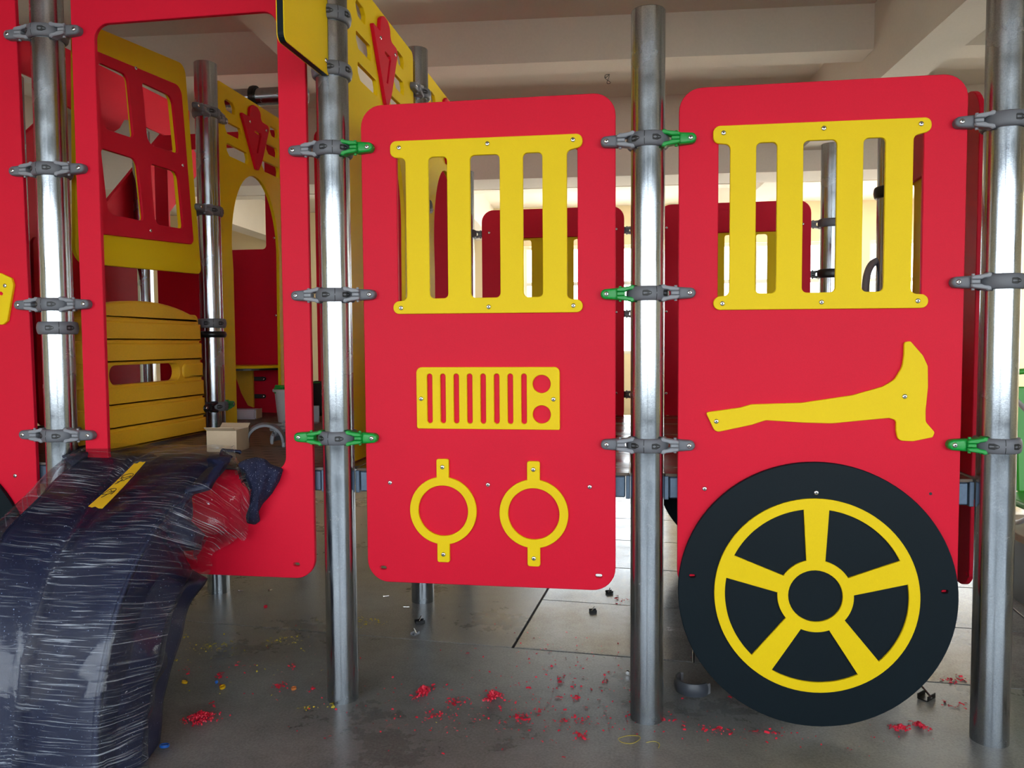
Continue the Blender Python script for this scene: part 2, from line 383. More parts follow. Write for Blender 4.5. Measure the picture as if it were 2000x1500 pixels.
# socket shade is painted: a dark raised hex joined to the head (two materials)
def join_mesh(ms):
    me = bpy.data.meshes.new('screw'); bm = bmesh.new(); mats = []
    for m in ms:
        n0 = len(bm.faces); bm.from_mesh(m); bm.faces.ensure_lookup_table()
        for f in bm.faces[n0:]: f.material_index = len(mats)
        mats.append(m.materials[0])
    bm.to_mesh(me); bm.free()
    for m in mats: me.materials.append(m)
    return me
SM = (join_mesh(SM),)

# ------------------------------------------------------------------ post clamps
def ring_mesh(h=.024):
    r0, r1 = PR + .0005, PR + .0135
    prof = [(r0, -h), (r1 - .006, -h), (r1 - .002, -h + .004), (r1, -h + .011), (r1 + .002, 0), (r1, h - .011), (r1 - .002, h - .004), (r1 - .006, h), (r0, h)]
    return bm_mesh(lathe_bm(prof, 40, closed=True), smooth_angle=.9)
def pocket_mesh(a):  # raised dark patch that paints the shade of a bolt recess
    bm = bmesh.new(); rr = PR + .0154
    pts = rounded([(-.017, -.009, .004), (.0, -.010, .006), (.022, 0, .005), (.0, .010, .006), (-.017, .009, .004)], 4)
    top = []; bot = []
    for u, v in pts:
        an = -PI / 2 + a + u / rr
        top.append(bm.verts.new((rr * math.cos(an), rr * math.sin(an), v))); bot.append(bm.verts.new(((rr - .004) * math.cos(an), (rr - .004) * math.sin(an), v)))
    bm.faces.new(top)
    for i in range(len(top)): bm.faces.new((top[i - 1], top[i], bot[i], bot[i - 1]))
    return bm_mesh(bm)
def seam_mesh(a):
    rr = PR + .0152; bm = bmesh.new(); w_ = .0012; vs = []
    for z in (-.022, -.012, 0, .012, .022):
        r = rr - (.004 if abs(z) > .02 else (.001 if abs(z) > .01 else 0))
        vs.append([bm.verts.new((r * math.cos(-PI / 2 + a + s_ / rr), r * math.sin(-PI / 2 + a + s_ / rr), z)) for s_ in (-w_, w_)])
    for A, B in zip(vs, vs[1:]): bm.faces.new((A[0], A[1], B[1], B[0]))
    return bm_mesh(bm)
def hinge_mesh(s):
    bm = bmesh.new()
    for q in (1, -1):
        pts = [(.044, .0265), (.054, .029), (.061, .0245), (.096, .0195), (.104, .016), (.104, .007), (.074, .007), (.066, .011), (.058, .012), (.044, .014)]
        pts = [(s * a, q * b) for a, b in pts]
        plate_bm(rounded([(a, b, .002) for a, b in pts], 2), face=-.050, t=.036, b=.003, bm=bm)
    plate_bm(rounded([(s * .076, -.006, .001), (s * .103, -.006, .001), (s * .103, .006, .001), (s * .076, .006, .001)], 2), face=-.046, t=.03, b=.002, bm=bm)
    # knuckle pin underneath
    lathe_bm([(0, -.026), (.005, -.026), (.005, .026), (0, .026)], 10, c=(s * .092, -.028, 0), bm=bm)
    return bm_mesh(bm, smooth_angle=.5)
def arm_mesh(s):
    # tapered rounded cap lying on the panel
    pts = [(s * .099, -.0205, .002), (s * .134, -.0185, .0), (s * .134, .0185, .0), (s * .099, .0205, .002)]
    out = [(s * .099, -.0205)] + [(s * (.1405 + .0175 * math.cos(a)), .0175 * math.sin(a)) for a in [-PI / 2 + PI * k / 14 for k in range(15)]] + [(s * .099, .0205)]
    bm = plate_bm(out, face=-.038, t=.027, b=.009, seg=4, back=False)
    return bm_mesh(bm, smooth_angle=.6)
RINGM = ring_mesh(); RINGM.materials.append(GRY)
RINGD = ring_mesh(.026); RINGD.materials.append(DRK)
RINGB = ring_mesh(.016); RINGB.materials.append(DRK)
POCK = [pocket_mesh(a) for a in (-.62, .42)]
for p_ in POCK: p_.materials.append(SHADE)
SEAM = seam_mesh(-.18); SEAM.materials.append(SHADE)
HM, AM = {}, {}
for s_ in (1, -1):
    for m_ in (LGR, GRN, DRK, GRY):
        HM[s_, m_.name] = hinge_mesh(s_); HM[s_, m_.name].materials.append(m_)
        AM[s_, m_.name] = arm_mesh(s_); AM[s_, m_.name].materials.append(m_)
def sub(name, me, parent, loc=(0, 0, 0), label=None, rz=0):
    o = bpy.data.objects.new(name, me); COL.objects.link(o); o.parent = parent; o.location = loc; o.rotation_euler = (0, 0, rz)
    if label: o['label'] = label
    return o
def clamp(x, y, z, left, right, label, rz=0, ring=None, spin=0, extra=None):
    """left/right: None, 'grey', 'green' or 'black' arms towards the local -x/+x"""
    c = empty('post_clamp', (x, y, z), rz, label, 'clamp', 'clamps holding the panels to the steel posts')
    sub('ring', ring or RINGM, c, rz=spin)
    if ring is None:
        sub('pocket_shade', POCK[0], c, rz=spin); sub('pocket_shade', POCK[1], c, rz=spin); sub('seam', SEAM, c, rz=spin)
    for s_, kd in ((-1, left), (1, right)):
        if not kd: continue
        hm = {'grey': LGR, 'green': GRN, 'black': DRK}[kd]; am = {'grey': GRY, 'green': GRN, 'black': DRK}[kd]
        lb = None if kd == 'grey' else kd
        sub('hinge', HM[s_, hm.name], c, label=lb and lb + ' hinge')
        a = sub('arm', AM[s_, am.name], c, label=lb and lb + ' arm')
        sub('screw', SM[0], a, (s_ * .138, -.0372, 0))
    return c
# P1
for z, w1, sp_ in ((2.481, 'top', .0), (1.975, 'upper middle', .0), (1.469, 'lower middle', 0), (.971, 'lowest', 0)):
    clamp(X0, 0, z, 'grey', 'grey', 'grey two-armed clamp, %s of those on the post left of the doorway' % w1, spin=.0)
clamp(X0, 0, 1.38, None, None, 'armless grey ring clamp on the post left of the doorway', spin=.9)
# P2
for z, l, r, w1, t_ in ((2.003, 'grey', 'green', 'upper', 'grey left arm and green right arm'), (1.487, 'grey', 'grey', 'middle', 'two grey arms'), (.974, 'green', 'green', 'lower', 'two green arms')):
    clamp(X1, 0, z, l, r, '%s clamp with %s, on post right of doorway' % (w1, t_), spin=.5 if z > 1 else 0)
# P3
for z, l, r, w1, t_ in ((1.985, 'grey', 'green', 'upper', 'grey left arm and green right arm'), (1.475, 'green', 'grey', 'middle', 'green left arm and grey right arm'), (.962, 'grey', 'grey', 'lower', 'two grey arms')):
    clamp(X2, 0, z, l, r, '%s clamp with %s, on centre front post' % (w1, t_), spin=0 if z > 1.9 or z < 1 else .6)
# P4
for z, l, r, w1, t_ in ((1.996, 'grey', None, 'upper', 'one grey arm'), (1.495, 'grey', None, 'middle', 'one grey arm'), (.975, 'green', None, 'lower', 'one green arm')):
    clamp(X3, 0, z, l, r, '%s clamp with %s on the rightmost post' % (w1, t_), spin=.9 if z > 1 else .15)
# side arms of the cab panels
clamp(X0, D, 2.506, 'grey', 'grey', 'upper dark grey clamp on the post between red window frame and yellow arch panel', rz=PI / 2)
clamp(X0, D, 2.005, 'grey', None, 'dark grey clamp beside the lower corner of the red window frame', rz=PI / 2)
clamp(X0, D, 1.425, None, None, 'plain grey ring on the cab post beside the orange barrier\'s arched top', spin=.8)
clamp(X0, D, 1.367, None, None, 'black ring under the grey ring on the cab post', ring=RINGB)
clamp(X0, D, .991, 'black', 'green', 'clamp with black and green arms low on the cab post', rz=PI / 2)
clamp(X1, 0, 2.468, None, None, 'topmost grey ring clamp holding the yellow mirror board', spin=.9)
clamp(X1, 0, 2.278, None, None, 'lower grey ring clamp under the tip of the yellow mirror board', spin=.9)
clamp(X1, D, 2.541, 'grey', None, 'clamp just above the headlamp panel on the post behind the arch panel', rz=PI / 2)
clamp(X1, D, 2.0, 'grey', 'grey', 'dark clamp seen through the left grille behind its first slot', rz=PI / 2)
for z, w1 in ((2.008, 'upper'), (1.49, 'middle'), (.985, 'lower')):
    clamp(X1, 2 * D, z, 'grey', 'green', '%s clamp on the rear post left of the rear red panel' % w1, rz=PI)
    clamp(X2, 2 * D, z, 'grey', 'grey', '%s clamp on the rear centre post' % w1, rz=PI)
clamp(X3, 2 * D, 2.012, None, 'grey', 'upper clamp on the rear post seen through the right grille', rz=PI)
clamp(X3, 2 * D, 1.713, None, 'black', 'black clamp with a short arm on the rear post behind the right grille', rz=PI, ring=RINGD)
clamp(X3, D, 1.985, None, None, 'black ring on the middle post behind the right grille', ring=RINGD)

# ------------------------------------------------------------------ panels (local frame: x across, -y outwards)
def grille(p, board_face):
    yc = board_face - .013
    o_ = [(-.338, 1.983, .02), (-.338, 2.022, .022), (.337, 2.018, .022), (.337, 1.975, .022), (.284, 1.963, .018), (.284, 1.462, .018), (.337, 1.458, .022), (.337, 1.415, .022), (-.334, 1.417, .022), (-.334, 1.460, .022), (-.283, 1.465, .018), (-.283, 1.960, .018), (-.338, 1.966, .022)]
    hs = [rect(a, 1.470, b_, 1.961, .016) for a, b_ in ((-.2, -.134), (-.052, .052), (.133, .2))]
    g = plate('window_grille', YEL, p, rounded([q for i, q in enumerate(o_) if i != 0], 5), hs, face=yc, t=.0125, b=.0018)
    for u, v in ((-.305, 1.998), (.01, 1.998), (.305, 1.998), (-.305, 1.438), (.01, 1.438), (.305, 1.438)): screw(g, u, yc, v)
    return g
def wheel(p, board_face, cu=0, cz=.466, notch=True):
    fd = board_face - .019
    tyre = plate('tyre_disc', BLK, p, circle(cu, cz, .446, 96), [rect(cu - .409, cz + .045, cu - .389, cz + .056, .005), rect(cu + .393, cz + .024, cu + .413, cz + .035, .005)], face=fd, t=.018, b=.002)
    # rim, spokes and hub are one yellow sheet
    def spoke(a):
        return a
    ri, rh = .2915, .1215
    holes = [circle(cu, cz, .0868, 40)]
    for k in range(5):
        a0 = PI / 2 + k * 2 * PI / 5; a1 = a0 + 2 * PI / 5
        wo, wh = .0405 / ri, .0305 / rh
        so = circle(cu, cz, ri, 18, a0 + wo, a1 - wo); si = circle(cu, cz, rh, 10, a1 - wh, a0 + wh)
        holes.append(so + si)
    r_ = plate('wheel_rim', YEL, p, circle(cu, cz, .3265, 96), holes, face=fd - .009, t=.009, b=.0012)
    for (u, v) in ((0, .345),):
        screw(tyre, cu + u, fd, cz + v)
    return tyre
def body_board(p, ztop=2.153, r=.075, u0=-.448, u1=.448, hole=True, rb=.08, zb=.447, h0=-.319):
    hs = [rect(h0, 1.44, .319, 1.966 + .008, .01)] if hole else []
    hs += [rect(a - .012, zb + .045, a + .012, zb + .058, .006) for a in (-.39, .39)]
    return plate('board', RED, p, rounded([(u0, zb, rb), (u1, zb, rb), (u1, ztop, r), (u0, ztop, r)], 8), hs, face=0, t=.019, b=.0022)
def radiator(p):
    hs = [rounded([(u, 1.029, .0095), (u + .0195, 1.029, .0095), (u + .0195, 1.205, .0095), (u, 1.205, .0095)], 4) for u in [-.215 + .0482 * k for k in range(8)]]
    hs += [circle(.194, 1.169, .0315, 32), circle(.194, 1.063, .0315, 32)]
    g = plate('radiator_grille', YEL, p, rounded([(-.2535, 1.0095, .008), (.257, 1.0095, .004), (.257, 1.228, .02), (-.2535, 1.228, .02)], 6), hs, face=-.0125, t=.0125, b=.0018)
    screw(g, -.236, -.0125, 1.116); screw(g, .235, -.0125, 1.116)
def lamp(p, u, zc):
    R_, r_ = .1215, .0905
    a = .0225
    th = math.asin(a / R_)
    out = []
    for q in (0, 1):
        base = PI / 2 if q == 0 else -PI / 2
        # tab
        zt = zc + (.186 if q == 0 else -.186)
        s_ = 1 if q == 0 else -1
        out += [(u + s_ * a * 1.0, zc + s_ * math.sqrt(R_ ** 2 - a * a))]
        tabs = rounded([(u + s_ * a, zc + s_ * .12), (u + s_ * a, zt, .008), (u - s_ * a, zt, .008), (u - s_ * a, zc + s_ * .12)], 4)
        out += tabs[1:-1]
        out += circle(u, zc, R_, 36, base + th, base + PI - th)
    g = plate('headlamp_ring', YEL, p, out, [circle(u, zc, r_, 56)], face=-.0125, t=.0125, b=.0018)
    screw(g, u, -.0125, zc + .157); screw(g, u, -.0125, zc - .157)
def axe(p):
    A = [(-.357, 1.074, .006), (-.244, 1.091, .02), (-.208, 1.102, .03), (-.048, 1.108, .1), (.109, 1.133, .1), (.205, 1.162, .06), (.240, 1.185, .04), (.262, 1.225, .06), (.267, 1.262, .05), (.267, 1.306, .008), (.286, 1.309, .008), (.325, 1.262, .04), (.340, 1.228, .02), (.342, 1.16, .1), (.336, 1.085, .1), (.337, 1.048, .02), (.365, 1.014, .008), (.359, .998, .006), (.300, .984, .03), (.254, .986, .018), (.247, 1.02, .03), (.247, 1.052, .012), (.225, 1.0595, .01), (.047, 1.040, .2), (-.044, 1.042, .2), (-.161, 1.049, .03), (-.207, 1.033, .03), (-.325, 1.006, .02)]
    g = plate('axe_cutout', YEL, p, rounded(A, 5), (), face=-.0125, t=.0125, b=.0018)
    screw(g, -.322, -.0125, 1.044); screw(g, .271, -.0125, 1.13)
# headlamp panel
pm = empty('play_panel', (-.556, -.01, 0), 0, 'red front panel with yellow grille, radiator and two headlamp rings', 'panel')
body_board(pm); grille(pm, 0); radiator(pm); lamp(pm, -.1615, .716); lamp(pm, .1637, .713)
for u in (-.359, 0, .359): screw(pm, u, 0, .811)
# wheel panel
pw = empty('play_panel', (.55, -.01, 0), 0, 'red front panel with yellow grille, axe cutout and big black wheel', 'panel')
body_board(pw); grille(pw, 0); axe(pw); wheel(pw, 0)
screw(pw, -.358, 0, .813); link('bolt_hole_shade', bm_mesh(lathe_bm([(0, -.0006), (.005, -.0006), (.005, .001)], 14, axis='y', c=(.36, 0, .812))), SHADE, pw)  # dark disc on the board paints the shade of an open hole
# rear and side panels seen from their backs
pr1 = empty('play_panel', (-.556, 2 * D + .01, 0), PI, 'dark red rear panel with grille, seen from inside behind the left front grille', 'panel')
body_board(pr1, zb=.80); grille(pr1, 0)
for v in (2.012, 1.5, .995): screw(pr1, .40, .019, v, PI); screw(pr1, -.40, .019, v, PI)
pr2 = empty('play_panel', (.55, 2 * D + .01, 0), PI, 'dark red rear panel with black wheel, seen from inside behind the right front grille', 'panel')
body_board(pr2, zb=.80); grille(pr2, 0); wheel(pr2, 0)
for v in (2.012, 1.5, .995): screw(pr2, .40, .019, v, PI); screw(pr2, -.40, .019, v, PI)
ps = empty('play_panel', (X3 + .01, D / 2, 0), PI / 2, 'dark red end panel seen edge-on between wheel panel and rightmost post', 'panel')
body_board(ps, r=.1, ztop=2.17, h0=-.17, u0=-.40); grille(ps, 0)
# doorway panel
pd = empty('play_panel', (-1.666, -.01, 0), 0, 'tall red doorway panel with a large rounded opening behind the wrapped slide', 'panel')
plate('board', RED, pd, rounded([(-.459, .447, .075), (.459, .447, .075), (.459, 3.1, .075), (-.459, 3.1, .075)], 8),  # top raised out of view to keep front light off the fascia
      [rect(-.365, .845, .354, 2.505, .055, 8), rect(.375, .492, .399, .505, .006)], face=0, t=.019, b=.0022)
# far left cab wheel panel
pc = empty('play_panel', (-2.79, -.01, 0), 0, 'red panel cut by the left picture edge with yellow plaque and black wheel', 'panel')
plate('board', RED, pc, rounded([(-.448, .447, .075), (.455, .447, .075), (.43, 3.1, .075), (-.43, 3.1, .075)], 8), [rect(.375, .492, .399, .505, .006)], face=0, t=.019, b=.0022)  # unseen top raised likewise to shade the fascia
wheel(pc, 0, cu=-.028)
pq = [(q[0] + 2.79, q[2]) for q in [un(a, b_, 'y', -.022) for a, b_ in ((-60, 530), (0, 533), (22, 543), (26, 556), (24, 568), (14, 627), (6, 634), (-60, 634))]]
g = plate('yellow_plaque', YEL, pc, rounded([(a, b_, .012) for a, b_ in pq], 4), [[(q[0] + 2.79, q[2]) for q in [un(a, b_, 'y', -.022) for a, b_ in ((-20, 568), (3, 570), (6, 573), (4, 577), (-20, 573))]]], face=-.0125, t=.0125)
q = un(10, 558, 'y', -.022); screw(g, q[0] + 2.79, -.0125, q[2])
q = un(30, 929, 'y', -.01); screw(pc, q[0] + 2.79, 0, q[2])

# window panel in the cab side
pwn = empty('window_panel', (X0 + .01, D / 2, 0), PI / 2, 'yellow cab side panel with a red four-pane window frame', 'panel')
h = D / 2
plate('board', YEL, pwn, rounded([(.1 - h, 1.64, .06), (1.02 - h, 1.672, .03), (.92 - h, 2.685, .05), (.14 - h, 2.60, .10)], 8),
      [rounded([(a - h + dx, b_ + dz, .03) for (a, b_), (dx, dz) in zip(q, ((.0, .004), (DX, .006), (DX, -.006), (.0, -.004)))], 5) for DX, q in zip((.02, .004, .02, .004),
       [[(.25, 2.47), (.447, 2.480), (.477, 2.215), (.27, 2.205)], [(.550, 2.482), (.783, 2.490), (.820, 2.228), (.578, 2.214)], [(.255, 2.122), (.495, 2.130), (.530, 1.864), (.288, 1.858)], [(.593, 2.133), (.815, 2.140), (.848, 1.874), (.618, 1.862)]])], face=0, t=.019, b=.002)
wf = plate('window_frame', RED, pwn, rounded([(.15 - h, 1.765, .03), (.937 - h, 1.811, .03), (.862 - h, 2.562, .05), (.18 - h, 2.505, .05)], 8),
      [rounded([(a - h, b_, r_) for a, b_, r_ in q], 6) for q in
       [[(.25, 2.468, .03), (.447, 2.478, .035), (.477, 2.217, .02), (.27, 2.207, .05)], [(.550, 2.479, .01), (.783, 2.488, .04), (.820, 2.230, .02), (.578, 2.216, .05)],
        [(.255, 2.122, .02), (.495, 2.130, .04), (.530, 1.866, .02), (.288, 1.860, .05)], [(.593, 2.133, .02), (.815, 2.140, .04), (.848, 1.876, .02), (.618, 1.864, .04)]]], face=-.0125, t=.0125, b=.002)
for a, b_ in ((.504, 2.527), (.853, 2.182), (.578, 1.83)): screw(wf, a - h, -.0125, b_)

# arch panels
def arch_panel(x, y0, c, label):
    """c: where the middle of the arch lies along the panel"""
    p = empty('arch_panel', (x, y0 + D / 2, 0), PI / 2, label, 'panel')
    o = c - D / 2 - (1.626 - D)      # shift for figures measured against the post
    def T(pts, r=.012): return rounded([(a - D - D / 2 + (c - .5), b_, r) for a, b_ in pts], 4)
    k_ = c - .5 - D / 2 - D
    hl = .296; u0 = 1.626 + k_ - hl + .0; u1 = 1.626 + k_ + hl
    arch = [(u0 + .02, .80)] + [(u0 + .02, 1.72)]
    arch += [(1.63 + k_ + (hl - .005) * math.cos(a), 1.86 + .427 * math.sin(a)) for a in [PI - PI * t / 24 for t in range(25)]]
    arch += [(u1 - .005, 1.72), (u1 - .015, .80)]
    out = [(-.47, .862), (u0 + .02, .862)] + [q for q in arch[1:-1]] + [(u1 - .015, .862), (.47, .862), (.47, 2.712), (-.47, 2.712)]
    holes = [T([(1.293, 2.618), (1.315, 2.637), (1.385, 2.635), (1.408, 2.612), (1.404, 2.576), (1.389, 2.574), (1.316, 2.578)]),
             T([(1.294, 2.516), (1.466, 2.518), (1.477, 2.49), (1.467, 2.456), (1.318, 2.454), (1.296, 2.48)]),
             T([(1.308, 2.402), (1.534, 2.401), (1.548, 2.369), (1.540, 2.338), (1.336, 2.338), (1.309, 2.362)]),
             T([(1.836, 2.63), (1.852, 2.635), (1.928, 2.632), (1.938, 2.608), (1.926, 2.574), (1.854, 2.577), (1.834, 2.60)]),
             T([(1.779, 2.518), (1.923, 2.519), (1.936, 2.494), (1.928, 2.457), (1.808, 2.457), (1.780, 2.48)]),
             T([(1.719, 2.404), (1.933, 2.406), (1.944, 2.381), (1.935, 2.342), (1.753, 2.341), (1.720, 2.37)])]
    plate('board', YEL, p, rounded([(a, b_, .03 if b_ > 2.7 else 0) for a, b_ in out], 6), holes, face=0, t=.019, b=.002)
    V = [(1.452, 2.606, .008), (1.546, 2.606, .004), (1.556, 2.663, .03), (1.599, 2.688, .03), (1.650, 2.688, .03), (1.684, 2.665, .03), (1.689, 2.618, .03), (1.780, 2.617, .02), (1.791, 2.592, .015), (1.692, 2.383, .2), (1.648, 2.326, .012), (1.616, 2.326, .012)]
    gv = [(1.605, 2.546), (1.678, 2.548), (1.688, 2.534), (1.640, 2.420), (1.623, 2.420), (1.665, 2.530), (1.605, 2.536)]
    e = plate('emblem', RED, p, rounded([(a + k_, b_, r) for a, b_, r in V], 5), [[(a + k_, b_) for a, b_ in gv]], face=-.016, t=.016, b=.002)
    e['label'] = 'red arrow-shaped badge with an angled groove'
    screw(e, 1.547 + k_, -.016, 2.578); screw(e, 1.749 + k_, -.016, 2.580)
    return p
arch_panel(X0 + .01, D, .5, 'yellow arch panel with red badge deep in the cab, seen through the doorway')
arch_panel(X1 + .01, 0, .563, 'large yellow arch panel with red badge rising behind the headlamp panel')
arch_panel(X1 + .01, D, .563, 'yellow arch panel at the rear, its top just peeking above the headlamp panel')

# mirror board: yellow / black / yellow sandwich sticking out of the post
mb = empty('mirror_board', (X1 - .002, -.06, 0), PI / 2, 'yellow and black side mirror board on the post right of the doorway', 'board')
mo = rounded([(-.355, 2.235, .02), (-.015, 2.255 - .012, .004), (-.005, 2.262, .004), (-.005, 2.56, .02), (-.355, 2.52, .03)], 5)
mo = rounded([(-.352, 2.30 - .06, .025), (-.018, 2.248, .004), (-.0, 2.248, .002), (-.0, 2.60, .02), (-.352, 2.60, .03)], 5)
plate('core', BLK, mb, mo, (), face=-.009, t=.0195, b=0)
plate('yellow_face', YEL, mb, mo, (), face=-.0122, t=.0032, b=.0008)
plate('yellow_face', YEL, mb, mo, (), face=.0105, t=.0032, b=.0008)
q = screw(mb, -.022, -.0122, 2.292)

# ------------------------------------------------------------------ orange barrier with moulded slats
def barrier(x, y0, label, rz=PI / 2):
    p = empty('barrier', (x, y0, .862), rz, label, 'barrier')
    # local: x along, -y towards the camera side, z above the deck
    yA, yB = .10, 1.0
    lv = [(.008, .086), (.096, .184), (.194, .274), (.284, .366), (.376, .460), (.470, .554), (.564, None)]
    names = 'slat'
    for i, (z0, z1) in enumerate(lv):
        xr = yB - .006 * i
        if z1 is None:
            # arched top
            out = [(yA, z0)] + [(xr - .02, z0)] + [(xr - .022, z0 + .006)]
            for t in range(15):
                s_ = t / 14; xx = (xr - .03) * (1 - s_) + yA * s_
                zz = .585 + .062 * (1 - abs(2 * (xx - yA) / (xr - .03 - yA) - 1) ** 2.2)
                out.append((xx, zz))
        elif i == 3:
            # split by the slot: short block at the right end and at the left end
            link('slat', bm_mesh(plate_bm(rounded([(.80, z0 + .004, .03), (xr, z0 + .004, .004), (xr, z1 - .004, .004), (.80, z1 - .004, .03)], 4), face=-.03, t=.06, b=.011, seg=3), smooth_angle=.6), ORA, p)
            link('slat', bm_mesh(plate_bm(rounded([(yA, z0 + .004, .004), (.245, z0 + .004, .03), (.245, z1 - .004, .03), (yA, z1 - .004, .004)], 4), face=-.03, t=.06, b=.011, seg=3), smooth_angle=.6), ORA, p)
            continue
        else:
            out = [(yA, z0 - .001), (xr, z0 - .001), (xr, z1 + .001), (yA, z1 + .001)]
        link('slat', bm_mesh(plate_bm(rounded([(a, b_, .004) for a, b_ in out], 3), face=-.03, t=.06, b=.011, seg=3), smooth_angle=.6), ORA, p)
    core = rounded([(yA + .01, .02, .01), (yB - .012, .02, .01), (yB - .045, .60, .03), (yA + .01, .60, .03)], 4)
    plate('core', ORA, p, core, [rounded([(.262, .283, .04), (.782, .283, .04), (.782, .366, .04), (.262, .366, .04)], 6)], face=-.0225, t=.045, b=.003)
    return p
barrier(X0, 0, 'orange-yellow moulded barrier with grip slot and arched top inside the doorway')
# low kickboard in the far left bay
kb = empty('kickboard', (XM + .03, .1, .862), PI / 2, 'low orange board on the deck of the far left bay', 'board')
link('board', bm_mesh(plate_bm(rect(0, 0, .9, .22, .02), face=-.02, t=.04, b=.006, seg=2)), ORA, kb)

# ------------------------------------------------------------------ deck
WOOD = mat('wet_phenolic_board', srgb(104, 90, 78), .22, var=.35, vscale=2.2, grain=.18, gscale=30, rvar=.12, vec=(.35, 2.2, 1), bump=.2, bscale=20)
def perf_mat():
    m = mat('perforated_brown_deck', srgb(108, 98, 90), .5, var=.15, vscale=5, grain=.1, gscale=60)
    nt = m.node_tree; N = nt.nodes; L = nt.links; bs = N['Principled BSDF']
    src = bs.inputs['Base Color'].links[0].from_socket
    tc = N.new('ShaderNodeTexCoord'); mp = N.new('ShaderNodeMapping'); mp.inputs['Scale'].default_value = (1 / .085, 1 / .075, 1); L.new(tc.outputs['Object'], mp.inputs[0])
    fr = N.new('ShaderNodeVectorMath'); fr.operation = 'FRACTION'
    sx = N.new('ShaderNodeSeparateXYZ'); L.new(mp.outputs[0], sx.inputs[0])
    fl_ = N.new('ShaderNodeMath'); fl_.operation = 'FLOOR'; L.new(sx.outputs[1], fl_.inputs[0])
    hf = N.new('ShaderNodeMath'); hf.operation = 'MULTIPLY_ADD'; hf.inputs[1].default_value = .5; L.new(fl_.outputs[0], hf.inputs[0]); L.new(sx.outputs[0], hf.inputs[2])
    cb = N.new('ShaderNodeCombineXYZ'); L.new(hf.outputs[0], cb.inputs[0]); L.new(sx.outputs[1], cb.inputs[1]); L.new(cb.outputs[0], fr.inputs[0])
    sb = N.new('ShaderNodeVectorMath'); sb.operation = 'SUBTRACT'; sb.inputs[1].default_value = (.5, .5, 0); L.new(fr.outputs[0], sb.inputs[0])
    mu = N.new('ShaderNodeVectorMath'); mu.operation = 'MULTIPLY'; mu.inputs[1].default_value = (1, 2.2, 0); L.new(sb.outputs[0], mu.inputs[0])
    ln = N.new('ShaderNodeVectorMath'); ln.operation = 'LENGTH'; L.new(mu.outputs[0], ln.inputs[0])
    lt = N.new('ShaderNodeMath'); lt.operation = 'LESS_THAN'; lt.inputs[1].default_value = .28; L.new(ln.outputs['Value'], lt.inputs[0])
    mx = N.new('ShaderNodeMixRGB'); mx.inputs[2].default_value = (.012, .011, .01, 1); L.new(lt.outputs[0], mx.inputs[0]); L.new(src, mx.inputs[1]); L.new(mx.outputs[0], bs.inputs['Base Color'])
    return m
PERF = perf_mat()
dk = empty('platform_deck', (X1, 0, .77), 0, 'raised platform of brown deck boards on a blue-grey steel frame', 'platform')
def dbox(name, m, x0, y0, z0, x1, y1, z1, b=0):
    o = Vector((X1, 0, .77)); bm = box_bm(x0 - o.x, y0 - o.y, z0 - o.z, x1 - o.x, y1 - o.y, z1 - o.z, b); return link(name, bm_mesh(bm), m, dk)
YO = (.034, 0, -.034)
for (a, b_) in ((XM, X0), (X0, X1), (X1, X2), (X2, X3)):
    for j in (0, 1, 2):
        dbox('frame_beam', BEAMB, a + PR + .018, j * D + (-.02 if j == 1 else .014 if j == 0 else -.052), .772, b_ - PR - .018, j * D + (.02 if j == 1 else .052 if j == 0 else -.014), .846, .004)
        dbox('end_plate', BEAMB, a + PR + .001, j * D + YO[j] - .024, .768, a + PR + .016, j * D + YO[j] + .024, .850, .002)
        dbox('end_plate', BEAMB, b_ - PR - .016, j * D + YO[j] - .024, .768, b_ - PR - .001, j * D + YO[j] + .024, .850, .002)
for x in (XM, X0, X1, X2, X3):
    for j in (0, 1): dbox('frame_beam', BEAMB, x - .02, j * D + PR + .004, .772, x + .02, (j + 1) * D - PR - .004, .846, .004)
for bx0, bx1 in ((XM, X0), (X0, X1), (X1, X2), (X2, X3)):
    ys = [.014, .50, 1.04, 1.56, 2.06, 2.238] if bx0 >= X1 else [.014, .563, 1.126, 1.69, 2.238]
    for a, b_ in zip(ys, ys[1:]):
        xa, xb = bx0 + .061, bx1 - .061
        dbox('deck_board', WOOD if bx0 >= X1 else PERF, xa, a + .002, .847, xb, b_ - .002, .858, .0015)
    dbox('deck_strip', WOOD if bx0 >= X1 else PERF, bx0 - .058, PR + .005, .847, bx0 + .058, D - PR - .005, .858, .0015)
    dbox('deck_strip', WOOD if bx0 >= X1 else PERF, bx0 - .058, D + PR + .005, .847, bx0 + .058, 2 * D - PR - .005, .858, .0015)

# ------------------------------------------------------------------ far left bay and rear of the cab
fb = empty('fascia_board', (XM + .01, 1.6, 2.80), PI / 2, 'long dark red roof board with a scalloped lower edge high in the cab', 'board')
out = [(-1.4, 0, .01), (.28, 0, .03), (.38, -.09, .03), (.38, -.10, 0)]
def arc(cx, cz, r, a0, a1, n=10): return [(cx + r * math.cos(a0 + (a1 - a0) * k / n), cz + r * math.sin(a0 + (a1 - a0) * k / n)) for k in range(n + 1)]
fo = [(-1.45, .0), (-.30, 0), (-.26, -.06), (.36, -.12), (.42, -.08), (.47, -.015), (.52, .002), (1.25, .006), (1.25, .27), (-1.45, .245)]
plate('board', RED, fb, rounded([(a, b_, .015) for a, b_ in fo], 4), (), face=0, t=.019)
lp = empty('wall_board', (XM + .01, D, .862), PI / 2, 'plain dark red board behind the orange barrier', 'board')
plate('board', RED, lp, rect(.10, .0, 1.03, 1.06, .04), (), face=0, t=.019)
plate('board', RED, lp, rect(-1.03, .24, -.10, 1.06, .04), (), face=0, t=.019)
